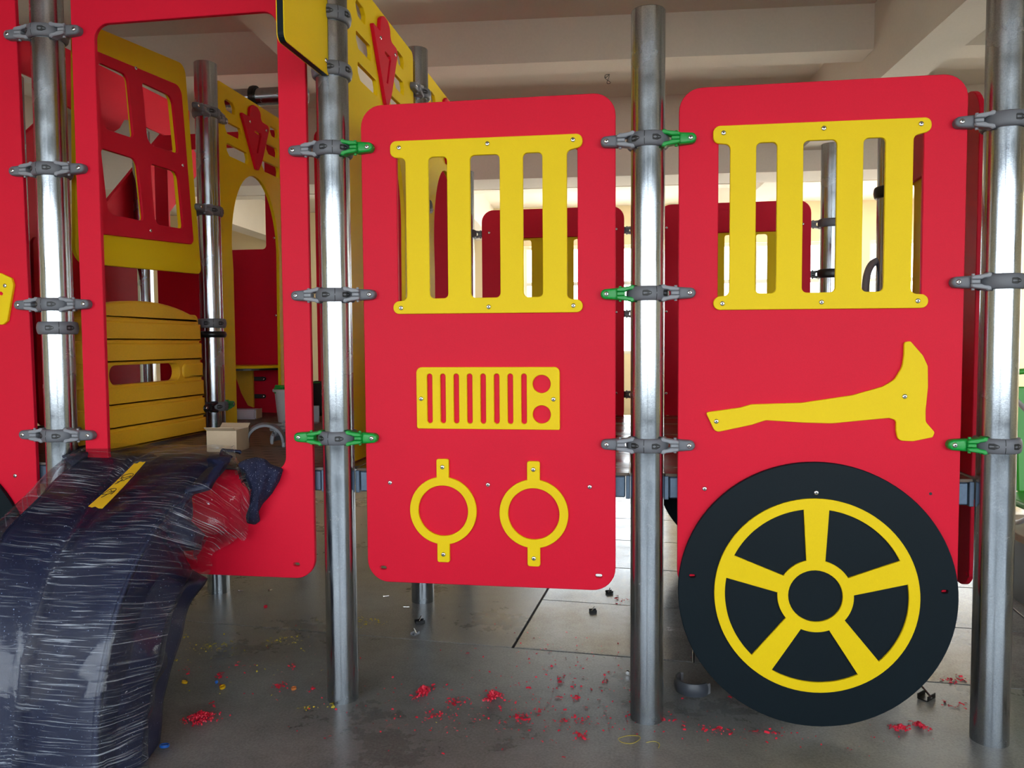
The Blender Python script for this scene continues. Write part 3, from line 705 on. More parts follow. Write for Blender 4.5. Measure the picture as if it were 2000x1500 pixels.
def slanted(pts, label, xx):
    p = empty('slanted_board', (xx, 0, 0), PI / 2, label, 'board')
    plate('board', RED, p, rounded([(a, b_, .02) for a, b_ in pts], 4), (), face=0, t=.02)
    plate('edge_strip', RED, p, [(pts[0][0], pts[0][1]), (pts[1][0], pts[1][1]), (pts[1][0] - .012, pts[1][1] + .020), (pts[0][0] - .016, pts[0][1] + .016)], (), face=-.003, t=.026)
    return p
slanted([(1.66, 1.93), (2.80, 2.99), (3.15, 2.72), (2.0, 1.68)], 'slanted red side board seen through the lower panes of the red window frame', XM - .06)
slanted([(.55, 1.78), (1.42, 2.58), (1.50, 2.50), (1.50, .87), (.55, .87)], 'dark red board with sloping top seen left of the doorway post', XM - .08)
st = link('slanted_tube', bm_mesh(tube_bm([(XM - .12, 2.02, 1.79), (XM - .12, 3.1, 2.90)], .03, 20), smooth_angle=.6), STL, None)
tag(st, 'slanting steel tube seen through the lower right pane of the red window frame', 'tube')
rot = Vector((0, 1.08, 1.11)).normalized()
cl = empty('tube_clamp', (XM - .12, 2.49, 2.275), 0, 'black and green clamp on the slanting steel tube', 'clamp')
link('ring', bm_mesh(tube_bm([-rot * .03, rot * .03], .042, 20)), DRK, cl)
link('arm', bm_mesh(box_bm(-.02, .02, -.05, .02, .10, -.015, .006)), GRN, cl)['label'] = 'green arm'
# cross bar under the ceiling
cb = link('cross_bar', bm_mesh(tube_bm([(-2.78, 2 * D, 2.942), (-2.165, 2 * D, 2.942)], .057, 32), smooth_angle=.6), STL, None)
tag(cb, 'horizontal steel bar above the first yellow arch panel', 'bar')
c2 = empty('bar_clamp', (-2.52, 2 * D, 2.942), 0, 'black ring clamp around the horizontal steel bar', 'clamp')
bm = lathe_bm([(.058, -.02), (.072, -.018), (.075, 0), (.072, .018), (.058, .02)], 32, axis='x', closed=True)
link('ring', bm_mesh(bm, smooth_angle=.8), DRK, c2)
link('lug', bm_mesh(box_bm(-.018, -.05, -.14, .018, -.015, -.06, .008)), DRK, c2)
# rear red panels of the cab
pa = empty('rear_panel', (-2.79, 2 * D, 0), 0, 'dark red rear panel with window opening seen through the first yellow arch', 'panel')
plate('board', RED, pa, rect(-.455, .80, .46, 2.72, .07), [rect(-.36, 1.945, .333, 2.62, .025)], face=-.02, t=.019)
for v in (2.016, 1.506): screw(pa, .392, -.02, v)
pb = empty('rear_panel', (-1.666, 2 * D, 0), 0, 'dark red rear panel whose rounded corner shows left of the post right of the doorway', 'panel')
plate('board', RED, pb, rect(-.445, .80, .455, 2.72, .07), (), face=-.02, t=.019)
for v in (2.014, 1.499, .98): screw(pb, -.40, -.02, v)
# counter
ct = empty('counter', (-2.45, 2.0, 1.18), 0, 'small curved play counter on an orange bracket in the far bay', 'counter')
co = [(-.35, .20), (.19, .20)] + arc(-.08, .10, .27, .0, -PI, 18)
bm = plate_bm(co, face=0, t=.016, b=.002); bm.transform(Matrix(((1, 0, 0, 0), (0, 0, 1, 0), (0, -1, 0, 0), (0, 0, 0, 1))))
link('top', bm_mesh(bm), YEL, ct)
bm = plate_bm(inset(clean(co) if area(co) > 0 else clean(co)[::-1], .002), face=-.017, t=.012, b=0); bm.transform(Matrix(((1, 0, 0, 0), (0, 0, 1, 0), (0, -1, 0, 0), (0, 0, 0, 1)))); bm.transform(Matrix.Translation((0, 0, -.034)))
link('underside', bm_mesh(bm), DRK, ct)
bq = [un(a, b_, 'y', 2.18) - Vector((-2.45, 2.0, 1.18)) for a, b_ in ((450, 714), (493, 714), (495, 796), (484, 792), (471, 768), (461, 738), (457, 720))]
br = [(q.x, q.z) for q in bq]
_ = [(-.10, -.03), (.06, -.03), (.06, -.30)] + [(.06 - .24 * math.sin(a) * 1.0, -.30 + .27 * (1 - math.cos(a))) for a in [PI / 2 * t / 8 for t in range(1, 9)]]
plate('bracket', ORA, ct, br, (), face=.18, t=.019)
for z_, x_ in ((1.11, -2.36), (1.01, -2.36)):
    q = un(502, 740 if z_ > 1.05 else 774, 'y', 2.2)
    hg = empty('hinge_plate', (q.x, q.y, q.z), 0, '%s black hinge plate on the red rear panel under the counter' % ('upper' if z_ > 1.05 else 'lower'), 'hinge', 'black hinge plates under the counter')
    bm = plate_bm(rounded([(-.06, -.014, .014), (.06, -.014, .014), (.06, .014, .014), (-.06, .014, .014)], 6), face=0, t=.012, b=.003)
    link('plate', bm_mesh(bm), DRK, hg)
    screw(hg, -.045, 0, 0); screw(hg, .045, 0, 0)

# ------------------------------------------------------------------ things lying on the deck
ZD = .8585
CARD = mat('brown_cardboard', srgb(186, 164, 136), .8, var=.08, vscale=8, grain=.03)
WHT = mat('white_card', srgb(205, 203, 212), .6, var=.04)
BKT = mat('grey_white_bucket_plastic', srgb(190, 192, 194), .4, var=.03)
cbx = empty('cardboard_box', (-1.772, .42, ZD), .05, 'small open brown cardboard box on the deck behind the slide', 'box')
for x0, y0, x1, y1, f in ((-.066, -.06, .066, -.057, 1), (-.066, .057, .066, .06, 1), (-.066, -.057, -.063, .057, 1), (.063, -.057, .066, .057, 1)):
    link('side', bm_mesh(box_bm(x0, y0, 0.002, x1, y1, .094)), CARD, cbx)
link('base', bm_mesh(box_bm(-.063, -.057, 0, .063, .057, .003)), CARD, cbx)
for s_ in (1, -1):
    bm = box_bm(-.064, 0, 0, .064, .03, .002); bm.transform(Matrix.Translation((0, s_ * .059 - (0.0 if s_ > 0 else .0), .092)) @ Matrix.Rotation(math.radians(35 if s_ > 0 else 150), 4, 'X'))
    link('flap', bm_mesh(bm), CARD, cbx)
wb = empty('paper_packet', (-2.40, 1.80, ZD), .1, 'flat white packet lying on the deck at the foot of the arch panel', 'packet')
link('body', bm_mesh(box_bm(-.11, -.05, 0, .075, .05, .06, .008, seg=2)), WHT, wb)
link('flap', bm_mesh(box_bm(.077, -.045, .004, .082, .045, .062, .001)), CARD, wb)
bk = empty('bucket', (-2.05, 1.66, ZD), 0, 'pale grey plastic bucket holding clamp parts, half hidden behind the doorway upright', 'bucket')
link('body', bm_mesh(lathe_bm([(.0, .004), (.068, .004), (.086, .19), (.089, .19), (.071, 0), (0, 0)], 32), smooth_angle=.6), BKT, bk)
link('rim', bm_mesh(lathe_bm([(.084, .178), (.098, .178), (.099, .192), (.084, .194)], 32, closed=True), smooth_angle=.6), BKT, bk)
def loose_arm(x, y, z, ang, m, label, tilt=0, name='loose_clamp', grp='loose clamp parts on the deck'):
    e = empty(name, (x, y, z), 0, label, 'clamp part', grp)
    e.rotation_euler = (PI / 2 + tilt, 0, ang)
    for mm, nm in ((HM[1, m.name], 'hinge'), (AM[1, m.name], 'arm')):
        o = bpy.data.objects.new(nm, mm); COL.objects.link(o); o.parent = e; o.location = (-.1, .03, 0)
    return e
loose_arm(-2.07, 1.63, ZD + .195, .3, GRN, 'green clamp arm sticking out of the bucket', .3)
loose_arm(-2.02, 1.68, ZD + .21, 2.2, GRY, 'grey clamp arm sticking out of the bucket', 1.0)
loose_arm(-2.06, .96, ZD + .022, .2, GRN, 'green clamp arm lying at the foot of the cab post', 0)
def half_ring(x, y, z, rot, m, label, name='split_clamp', grp='loose clamp parts on the deck', sc=1.0, parent=None):
    bm = lathe_bm([(PR, -.024), (PR + .008, -.024), (PR + .013, -.012), (PR + .0145, 0), (PR + .013, .012), (PR + .008, .024), (PR, .024)], 20, a0=0, a1=PI, closed=True)
    e = empty(name, (x, y, z), 0, label, 'clamp part', grp); e.rotation_euler = rot; e.scale = (sc, sc, sc)
    link('half_ring', bm_mesh(bm, smooth_angle=.8), m, e)
    for s_ in (1, -1): link('lug', bm_mesh(box_bm(s_ * PR - (.012 if s_ < 0 else -.0), -.018, -.02, s_ * PR + (.012 if s_ > 0 else 0), .002, .02, .003)), LGR, e)
    return e
half_ring(-1.655, .53, ZD + .022, (PI / 2, 0, .35), GRY, 'grey half ring standing upright on the deck', sc=1.25)
half_ring(-1.57, .56, ZD + .032, (.25, .1, .6), GRY, 'grey half ring lying flat beside the doorway upright')
half_ring(-1.60, .68, ZD + .05, (1.2, .2, -.5), LGR, 'light grey half ring leaning on the other clamp halves')
loose_arm(-1.60, .60, ZD + .075, .9, LGR, 'light grey clamp arm on top of the loose clamp halves', .6)
# things seen in the slit beside the post
q = un(614, 826, 'z', ZD)
ob = empty('metal_bracket', (q.x, q.y, ZD), .2, 'small pale bent metal bracket standing on the deck in the slit beside the post', 'bracket')
link('upright', bm_mesh(box_bm(-.07, -.004, 0, .03, .004, .10, .003)), LGR, ob)
link('foot', bm_mesh(box_bm(-.07, -.06, 0, .03, -.004, .006, .002)), LGR, ob)
DKB = mat('dark_cloth', (.012, .012, .014, 1), .8)
q = un(612, 760, 'y', 2.0)
db = empty('dark_bag', (q.x, 2.05, ZD), 0, 'black bag standing on the deck in the slit beside the post', 'bag')
bm = lathe_bm([(0, 0), (.055, .0), (.07, .03), (.068, .14), (.05, .20), (.02, .22), (0, .222)], 14)
for v in bm.verts: v.co += Vector((math.sin(v.co.z * 40) * .006, math.cos(v.co.x * 50) * .006, 0))
link('sack', bm_mesh(bm, smooth_angle=1.2), DKB, db)
link('tie', bm_mesh(lathe_bm([(.03, .205), (.038, .21), (.03, .215)], 12, closed=True)), GRN, db)

# ------------------------------------------------------------------ grab rail
gr_ = empty('grab_rail', (X3, D, 1.5), 0, 'curved grey grab rail bent out from the middle post behind the right grille', 'rail')
P_ = [un(1738, 508, 'y', D), un(1712, 510, 'y', D), un(1699, 522, 'y', D), un(1692, 545, 'y', D), un(1690, 580, 'y', D), un(1689, 640, 'y', D)]
P_.append(P_[-1] + Vector((.0, 0, -.15))); P_.append(P_[-1] + Vector((.05, 0, -.05)))
link('pipe', bm_mesh(tube_bm([p - Vector((X3, D, 1.5)) for p in smooth_path(P_, 6)], .0165, 16), smooth_angle=.8), LGR, gr_)
link('socket', bm_mesh(lathe_bm([(0, 0), (.024, 0), (.026, .02), (.026, .06), (0, .06)], 16, axis='x', c=(P_[0].x - X3 - .015, 0, P_[0].z - 1.5)), smooth_angle=.6), GRY, gr_)

# ------------------------------------------------------------------ things at the right edge
WDB = mat('brown_wood_veneer', srgb(140, 84, 40), .5, var=.2, vscale=3, vec=(1, 1, .15), grain=.06, gscale=90)
wd = empty('wooden_door_leaf', (2.95, 2.9, 0), 0, 'brown wooden door leaf standing behind the rightmost post', 'door leaf')
link('leaf', bm_mesh(box_bm(-.43, 0, 0, .45, .04, 2.07, .004)), WDB, wd)
link('panel', bm_mesh(box_bm(-.33, -.008, .2, .35, 0, .95, .006)), WDB, wd)
link('panel', bm_mesh(box_bm(-.33, -.008, 1.1, .35, 0, 1.95, .006)), WDB, wd)
WHP = mat('white_painted_tube', srgb(196, 200, 204), .35, var=.03)
GRC = mat('bright_green_plastic', srgb(70, 170, 60), .4, var=.06)
CX, CY, CZ = 2.18, 1.55, .36
bt = empty('low_bench', (CX + .3, CY, 0), 0, 'low pale wooden platform with a black block as shade beneath, at the right edge', 'bench')
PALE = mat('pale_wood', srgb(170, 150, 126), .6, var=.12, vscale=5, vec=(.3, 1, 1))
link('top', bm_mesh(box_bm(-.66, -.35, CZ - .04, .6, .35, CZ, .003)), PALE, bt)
link('underside', bm_mesh(box_bm(-.62, -.3, .0, .55, .33, CZ - .042, .003)), DRK, bt)  # solid black block stands in for the shade under the top
ch = empty('plastic_chair', (CX, CY, CZ), 0, 'green plastic chair with white tube frame cut by the right picture edge', 'chair')
def chair():
    s0 = bm_mesh(plate_bm(rounded([(-.33, -.02, .03), (.25, -.02, .05), (.25, .02, .02), (-.33, .02, .02)], 4), face=-.22, t=.44, b=.01, seg=2)); 
    link('seat', s0, GRC, ch); ch.children[-1].location.z += .13
    for k in range(6):
        x = -.315 + k * .095
        bm = box_bm(x, .20, .17, x + .07, .225, .74 - .012 * k, .008); bm.transform(Matrix.Rotation(math.radians(-6), 4, 'X'))
        link('back_slat', bm_mesh(bm), GRC, ch)
    link('top_rail', bm_mesh(tube_bm(smooth_path([(-.33, .28, .55), (-.32, .27, .72), (-.2, .30, .78), (.15, .30, .78), (.25, .27, .72), (.26, .27, .5)]), .016, 12), smooth_angle=.8), GRC, ch)
    link('arm_tube', bm_mesh(tube_bm(smooth_path([(-.31, .20, .68), (-.35, .12, .70), (-.345, .0, .66), (-.33, -.12, .60), (-.30, -.24, .56)]), .012, 12), smooth_angle=.8), WHP, ch)
    link('leg', bm_mesh(tube_bm(smooth_path([(-.34, -.18, .10), (-.35, -.10, .055), (-.30, .10, .012)]), .012, 12), smooth_angle=.8), WHP, ch)
    link('leg', bm_mesh(tube_bm([(.22, -.2, .11), (.26, -.22, .012)], .012, 12), smooth_angle=.8), WHP, ch)
    link('leg', bm_mesh(tube_bm([(.22, .2, .11), (.26, .24, .012)], .012, 12), smooth_angle=.8), WHP, ch)
chair()

# ------------------------------------------------------------------ wires on the ceiling beam
wr = empty('ceiling_wires', (0, 0, 0), 0, 'small tangle of dark wires hanging from the cream beam', 'wires')
bc = un(1191, 146, 'z', 3.60); wr.location = bc
pts = [Vector((random.uniform(-.045, .045), random.uniform(-.03, .03), -random.uniform(0.0, .07))) for _ in range(9)]
pts[0] = Vector((0, 0, 0.005))
link('wire', bm_mesh(tube_bm(smooth_path(pts, 5), .0025, 5)), DRK, wr)

# ------------------------------------------------------------------ wrapped slide
NAVY = bpy.data.materials.new('speckled_navy_plastic'); NAVY.use_nodes = True
def speck(m, base, spk, sc, th, rough):
    nt = m.node_tree; N = nt.nodes; L = nt.links; bs = N['Principled BSDF']; tc = N.new('ShaderNodeTexCoord')
    v = N.new('ShaderNodeTexNoise'); v.inputs['Scale'].default_value = sc; v.inputs['Detail'].default_value = 2; L.new(tc.outputs['Object'], v.inputs[0])
    gt = N.new('ShaderNodeMapRange'); gt.inputs[1].default_value = th; gt.inputs[2].default_value = th + .03; L.new(v.outputs[0], gt.inputs[0])
    mx = N.new('ShaderNodeMixRGB'); mx.inputs[1].default_value = base; mx.inputs[2].default_value = spk; L.new(gt.outputs[0], mx.inputs[0]); L.new(mx.outputs[0], bs.inputs['Base Color'])
    bs.inputs['Roughness'].default_value = rough
    b = N.new('ShaderNodeBump'); b.inputs['Strength'].default_value = .1; b.inputs['Distance'].default_value = .001; L.new(v.outputs[0], b.inputs['Height']); L.new(b.outputs[0], bs.inputs['Normal'])
speck(NAVY, srgb(20, 29, 62), srgb(150, 170, 205), 210, .70, .55)
CLO = bpy.data.materials.new('speckled_navy_cloth'); CLO.use_nodes = True
speck(CLO, srgb(24, 28, 58), srgb(190, 195, 215), 260, .68, .9)
def film_mat():
    m = bpy.data.materials.new('clear_stretch_film'); m.use_nodes = True; nt = m.node_tree; N = nt.nodes; L = nt.links; N.remove(N['Principled BSDF']); out = N['Material Output']
    uv = N.new('ShaderNodeUVMap')
    def noise(scx, scy, det=3, sc=1, dist=0):
        mp = N.new('ShaderNodeMapping'); mp.inputs['Scale'].default_value = (scx, scy, 1); L.new(uv.outputs[0], mp.inputs[0])
        n = N.new('ShaderNodeTexNoise'); n.inputs['Scale'].default_value = sc; n.inputs['Detail'].default_value = det; n.inputs['Distortion'].default_value = dist; L.new(mp.outputs[0], n.inputs[0]); return n.outputs[0]
    st = noise(6.5, 190, 4, 1, .5); pt = noise(2.2, 3.4, 4); wr = noise(5, 42, 4, 1, .6); sp_ = noise(60, 70, 2)
    def rng(s, a, b, c=0, d=1):
        r = N.new('ShaderNodeMapRange'); r.inputs[1].default_value = a; r.inputs[2].default_value = b; r.inputs[3].default_value = c; r.inputs[4].default_value = d; L.new(s, r.inputs[0]); return r.outputs[0]
    def mul(a, b):
        r = N.new('ShaderNodeMath'); r.operation = 'MULTIPLY'
        for i, s in enumerate((a, b)):
            if isinstance(s, float): r.inputs[i].default_value = s
            else: L.new(s, r.inputs[i])
        return r.outputs[0]
    def mx(a, b):
        r = N.new('ShaderNodeMath'); r.operation = 'MAXIMUM'; L.new(a, r.inputs[0]); L.new(b, r.inputs[1]); return r.outputs[0]
    streak = mul(rng(st, .545, .68), rng(pt, .40, .60))
    haze = mul(rng(pt, .45, .75), .04)
    dots = mul(rng(sp_, .74, .78), .5)
    f = mx(mx(mul(streak, .52), haze), dots)
    tr = N.new('ShaderNodeBsdfTransparent'); tr.inputs[0].default_value = (.96, .97, .98, 1)
    gl = N.new('ShaderNodeBsdfGlossy'); gl.inputs['Roughness'].default_value = .12
    df = N.new('ShaderNodeBsdfDiffuse'); df.inputs[0].default_value = (.70, .76, .86, 1)
    bp = N.new('ShaderNodeBump'); bp.inputs['Strength'].default_value = .35; bp.inputs['Distance'].default_value = .004; L.new(wr, bp.inputs['Height']); L.new(bp.outputs[0], gl.inputs['Normal'])
    fr = N.new('ShaderNodeFresnel'); fr.inputs[0].default_value = 1.5; L.new(bp.outputs[0], fr.inputs['Normal'])
    fa = N.new('ShaderNodeMath'); fa.operation = 'MULTIPLY'; fa.inputs[1].default_value = .6; L.new(fr.outputs[0], fa.inputs[0])
    m1 = N.new('ShaderNodeMixShader'); L.new(fa.outputs[0], m1.inputs[0]); L.new(tr.outputs[0], m1.inputs[1]); L.new(gl.outputs[0], m1.inputs[2])
    m2 = N.new('ShaderNodeMixShader'); L.new(f, m2.inputs[0]); L.new(m1.outputs[0], m2.inputs[1]); L.new(df.outputs[0], m2.inputs[2])
    L.new(m2.outputs[0], out.inputs[0])
    return m
FILM = film_mat()
def W(px, py, y): return un(px, py, 'y', y)
# cross sections from the doorway to the floor: left edge, crease, right ridge, hem (film), hem (slide)
path = [(.10, .914), (.02, .912), (-.06, .895), (-.18, .842), (-.30, .785), (-.42, .706), (-.52, .612), (-.60, .500), (-.66, .370), (-.70, .235), (-.715, .10), (-.72, .004)]
film_hem = [(455, 905, -.030), (474, 930, -.045), (488, 965, -.05), (483, 1010, -.055), (463, 1050, -.06), (411, 1080, -.07), (404, 1118, -.10), (366, 1168, -.17), (345, 1235, -.24), (318, 1320, -.31), (304, 1390, -.36), (300, 1436, -.37)]
def sections(body):
    rows = []
    for i, (y, z) in enumerate(path):
        xl, xc, xr = -2.14, -1.885, -1.585
        dip = .022 if y > -.5 else .03
        if i < 2: dip = .012
        f = min(1, max(0, (-.2 - y) / .5))
        R_ = Vector((xr - .0, y + .0, z)); Lf = Vector((xl - .015 * (i % 2), y, z)); C_ = Vector((xc, y + dip * f, z - dip * (1 - f * .6)))
        if i == 2: Lf.z += .008; R_.z += .004
        H = W(*film_hem[i])
        if H.z < .004: H.z = .004
        if body:
            k_ = .16 + .72 * max(0, min(1, (i - 3) / 3))
            H = R_.lerp(H, k_) + Vector((0, 0, 0))
        if not body and i >= 4: H = H + Vector((.022, -.012, 0))
        Hl = Lf + Vector((-.05 if i > 2 else -.004, .10 * (1 if y < -.1 else .05), (-.03 if i < 4 else -.22) if z > .3 else -z * .7)); Hl.z = max(Hl.z, .004)
        Ca = C_ + Vector((-.03, 0, .010 * (1 - f) + .002)) + Vector((0, -.011 * f, 0)); Cb = C_ + Vector((.03, 0, .010 * (1 - f) + .002)) + Vector((0, -.011 * f, 0))
        m1 = Lf.lerp(C_, .5) + Vector((0, -.010 * f, .010 * (1 - f))); m2 = C_.lerp(R_, .5) + Vector((0, -.010 * f, .010 * (1 - f)))
        m3 = R_.lerp(H, .5) + Vector((.020 if body else .062, -.02, 0)) * (1 if i > 1 else .3)
        rows.append([Hl, Lf, m1, Ca, C_, Cb, m2, R_, m3, H])
    return rows
def cat(p0, p1, p2, p3, t): return .5 * ((2 * p1) + (p2 - p0) * t + (2 * p0 - 5 * p1 + 4 * p2 - p3) * t * t + (3 * p1 - p0 - 3 * p2 + p3) * t ** 3)
def resample(line, k):
    out = []
    for i in range(len(line) - 1):
        for j in range(k): out.append(cat(line[max(i - 1, 0)], line[i], line[i + 1], line[min(i + 2, len(line) - 1)], j / k))
    return out + [line[-1]]
def rs_cols(row, k):
    # keep the ridge crisp: linear-ish between left edge, crease, ridge
    out = []
    for i in range(len(row) - 1):
        for j in range(k):
            t = j / k; c = cat(row[max(i - 1, 0)], row[i], row[i + 1], row[min(i + 2, len(row) - 1)], t); l_ = row[i].lerp(row[i + 1], t)
            out.append(l_.lerp(c, .45))
    return out + [row[-1]]
def loft(rows, off, wr, ku=7, kv=7):
    cols = list(zip(*rows)); cols = [resample(list(c), kv) for c in cols]; rows = [rs_cols(list(r), ku) for r in zip(*cols)]
    nv, nu = len(rows), len(rows[0]); bm = bmesh.new(); uvl = bm.loops.layers.uv.new('UVMap'); vs = []
    L_ = [0.0]
    for a, b_ in zip(rows, rows[1:]): L_.append(L_[-1] + (b_[nu // 2] - a[nu // 2]).length)
    for i in range(nv):
        r = []
        for j in range(nu):
            a = rows[min(i + 1, nv - 1)][j] - rows[max(i - 1, 0)][j]; b_ = rows[i][min(j + 1, nu - 1)] - rows[i][max(j - 1, 0)]
            n = b_.cross(a); n = n.normalized() if n.length > 1e-9 else Vector((0, -1, 0))
            n = -n if n.dot(CAM * 0 + Vector((.2, -1, .8))) < 0 else n
            u, v = j / (nu - 1), L_[i]
            d = off + wr * (math.sin(v * 46 + 7 * math.sin(u * 9)) * .5 + math.sin(v * 23 - u * 31) * .5) * (.4 + u)
            if j >= nu * .79: d += wr * 2.6 * math.sin(v * 17 + u * 26) + wr * 1.6 * math.sin(v * 41 - u * 60)
            r.append(bm.verts.new(rows[i][j] + n * d))
        vs.append(r)
    for i in range(nv - 1):
        for j in range(nu - 1):
            f = bm.faces.new((vs[i][j], vs[i + 1][j], vs[i + 1][j + 1], vs[i][j + 1])); f.smooth = True
            for lp_, (a, b_) in zip(f.loops, ((i, j), (i + 1, j), (i + 1, j + 1), (i, j + 1))): lp_[uvl].uv = (b_ / (nu - 1), L_[a])
    return bm
sl = empty('wrapped_slide', (-1.87, -.35, 0), 0, 'dark navy slide wrapped in clear film leaning from the doorway to the floor', 'slide')
O_ = Vector((-1.87, -.35, 0))
bm = loft(sections(True), -.034, .0006)
bmf = loft(sections(False), .007, .0028, 10, 10)
tree = BVHTree.FromBMesh(bmf)
bm.transform(Matrix.Translation(-O_)); me = bpy.data.meshes.new('slide'); bm.to_mesh(me); bm.free()
for p in me.polygons: p.use_smooth = True
sb_ = link('slide_body', me, NAVY, sl)
md = sb_.modifiers.new('wall', 'SOLIDIFY'); md.thickness = .012; md.offset = 0
def hit(px, py, lift=.0):
    d = (FW + RT * ((px - 1000) / F) - UP * ((py - 750) / F)).normalized()
    h_ = tree.ray_cast(CAM, d)
    return h_[0] - d * lift if h_[0] is not None else None
# tape
tl, trr = (262, 905), (285, 901); bl, brr = (172, 989), (200, 993)
tp = bmesh.new(); g_ = []
for i in range(25):
    r = []
    for j in range(5):
        a = Vector(tl).lerp(Vector(trr), j / 4); b_ = Vector(bl).lerp(Vector(brr), j / 4); q = a.lerp(b_, i / 24)
        q += Vector((0, (1.6 if i in (0, 24) else .0) * math.sin(j * 2.3)))
        q += Vector((2.2, 0)) * math.sin(PI * i / 24)
        hp = hit(q.x, q.y, .004); r.append(tp.verts.new(hp - O_ if hp else Vector()))
    g_.append(r)
for i in range(24):
    for j in range(4): tp.faces.new((g_[i][j], g_[i][j + 1], g_[i + 1][j + 1], g_[i + 1][j])).smooth = True
TAPE = mat('yellow_paper_tape', srgb(222, 176, 22), .6, var=.06, vscale=30)
to = link('tape_strip', bm_mesh(tp), TAPE, sl)
INK = mat('black_ink', (.01, .008, .006, 1), .6)
def Z1(a, b_): return (160 + a / 12.5, 890 + b_ / 12.5)
strokes = [[(965, 525), (1000, 490), (1100, 455), (1200, 438), (1252, 445), (1240, 480), (1180, 530), (1060, 565)], [(1010, 545), (1090, 520), (1205, 490)], [(1040, 580), (1110, 560), (1180, 510)], [(855, 580), (950, 560), (1010, 520)],
           [(850, 650), (930, 620), (1040, 600)], [(805, 690), (870, 665), (935, 615), (1000, 575)], [(960, 520), (980, 590)],
           [(485, 945), (560, 900), (690, 815), (830, 800), (815, 850), (735, 925), (700, 935)], [(485, 945), (600, 945), (700, 910), (735, 905)], [(620, 890), (690, 880), (760, 875), (790, 850)], [(700, 815), (715, 860), (760, 875)], [(470, 1020), (560, 975), (640, 930)]]
ib = bmesh.new()
for s_ in strokes:
    P = [hit(*Z1(*q), lift=.0062) for q in s_]; P = [p - O_ for p in P if p]
    if len(P) > 1: tube_bm(smooth_path(P, 4), .0011, 5, bm=ib)
link('handwriting', bm_mesh(ib), INK, to)
bmf.transform(Matrix.Translation(-O_)); me = bpy.data.meshes.new('film'); bmf.to_mesh(me); bmf.free()
link('plastic_film', me, FILM, sl)['label'] = 'clear wrinkled stretch film'

# navy cloth bunched over the sill
def cloth():
    e = empty('navy_cloth', (-1.45, -.06, .75), 0, 'crumpled navy speckled cloth hanging over the doorway sill beside the slide', 'cloth')
    ol = [(462, 906), (480, 897), (500, 893), (517, 897), (528, 907), (553, 916), (545, 940), (530, 965), (512, 985), (504, 1000), (507, 1018), (498, 1025), (482, 1022), (480, 1008), (488, 985), (486, 960), (474, 935)]
    ol = [tuple(q) for q in rounded([(a, b_, 5) for a, b_ in ol], 3)]
    c = Vector((502, 945)); bm = bmesh.new(); rings = []; K = 9
    for k in range(K + 1):
        t = k / K; rr = []
        for i, q in enumerate(ol):
            p = c.lerp(Vector(q), t); h_ = .062 * math.sqrt(max(0, 1 - t * t)) + .012 * math.sin(p.x * .23 + p.y * .05) * (1 - t ** 3) + .008 * math.sin(p.x * .11 - p.y * .16) * (1 - t ** 3)
            rr.append(bm.verts.new(un(p.x, p.y, 'y', -.016 - max(h_, .004)) - Vector((-1.45, -.06, .75))))
        rings.append(rr)
    n = len(ol)
    for a, b_ in zip(rings, rings[1:]):
        for i in range(n): bm.faces.new((a[i - 1], a[i], b_[i], b_[i - 1]))
    back = [bm.verts.new(Vector((v.co.x, .045, v.co.z))) for v in rings[-1]]
    for i in range(n): bm.faces.new((rings[-1][i - 1], rings[-1][i], back[i], back[i - 1]))
    bm.faces.new(back)
    bmesh.ops.remove_doubles(bm, verts=bm.verts, dist=.0002)
    link('fabric', bm_mesh(bm, smooth_angle=1.3), CLO, e)
cloth()

# ------------------------------------------------------------------ shavings and small parts on the floor
SHR = mat('red_plastic_shavings', srgb(220, 30, 60), .5, var=.1)
SHY = mat('yellow_plastic_shavings', srgb(200, 180, 50), .5, var=.15)
def curl(bm, c, s, flat=.4):
    a = random.uniform(0, 2 * PI); n = 4; r = s * random.uniform(.25, .5); w_ = s * .16; base = Vector(c); pts = []
    ax = Matrix.Rotation(a, 3, 'Z') @ Matrix.Rotation(random.uniform(-.9, .9), 3, 'X')
    vs = []
    tot = random.uniform(1.0, 3.5)
    for k in range(n):
        an = tot * k / (n - 1)
        p = Vector((r * math.cos(an), 0, r * math.sin(an) * (1 if flat > .3 else .4))); v0 = base + ax @ (p + Vector((0, -w_, 0))); v1 = base + ax @ (p + Vector((0, w_, 0)))
        v0.z = max(v0.z, .0006); v1.z = max(v1.z, .0006)
        vs.append((bm.verts.new(v0), bm.verts.new(v1)))
    for A, B in zip(vs, vs[1:]): bm.faces.new((A[0], A[1], B[1], B[0]))
def heap(px, py, wx, wy, hgt, n, m, label, sl_=0, size=.011):
    c = un(px, py, 'z', 0); bm = bmesh.new(); size *= 1.35
    for _ in range(n):
        r = abs(random.gauss(0, .5)); a = random.uniform(0, 2 * PI); u, v = r * math.cos(a), r * math.sin(a)
        z = hgt * max(0, 1 - r) * random.random() + .002
        curl(bm, (u * wx, v * wy + u * wx * sl_, z), size)
    o = link('plastic_shavings', bm_mesh(bm), m, None, loc=Vector((c.x, c.y, 0))); tag(o, label, 'shavings', None, 'stuff')
heap(392, 1406, .060, .045, .028, 330, SHR, 'largest heap of red plastic shavings, on the floor right of the slide', .2)
heap(826, 1355, .030, .04, .03, 190, SHR, 'heap of red shavings right of the post beside the headlamp panel', .8)
heap(962, 1366, .034, .03, .032, 200, SHR, 'curled heap of red shavings below the right headlamp ring', .9)
heap(1758, 1424, .035, .02, .012, 110, SHR, 'left of two flat heaps of red shavings under the black wheel', .0)
heap(1797, 1420, .022, .02, .012, 90, SHR, 'right of two flat heaps of red shavings under the black wheel', -.6)
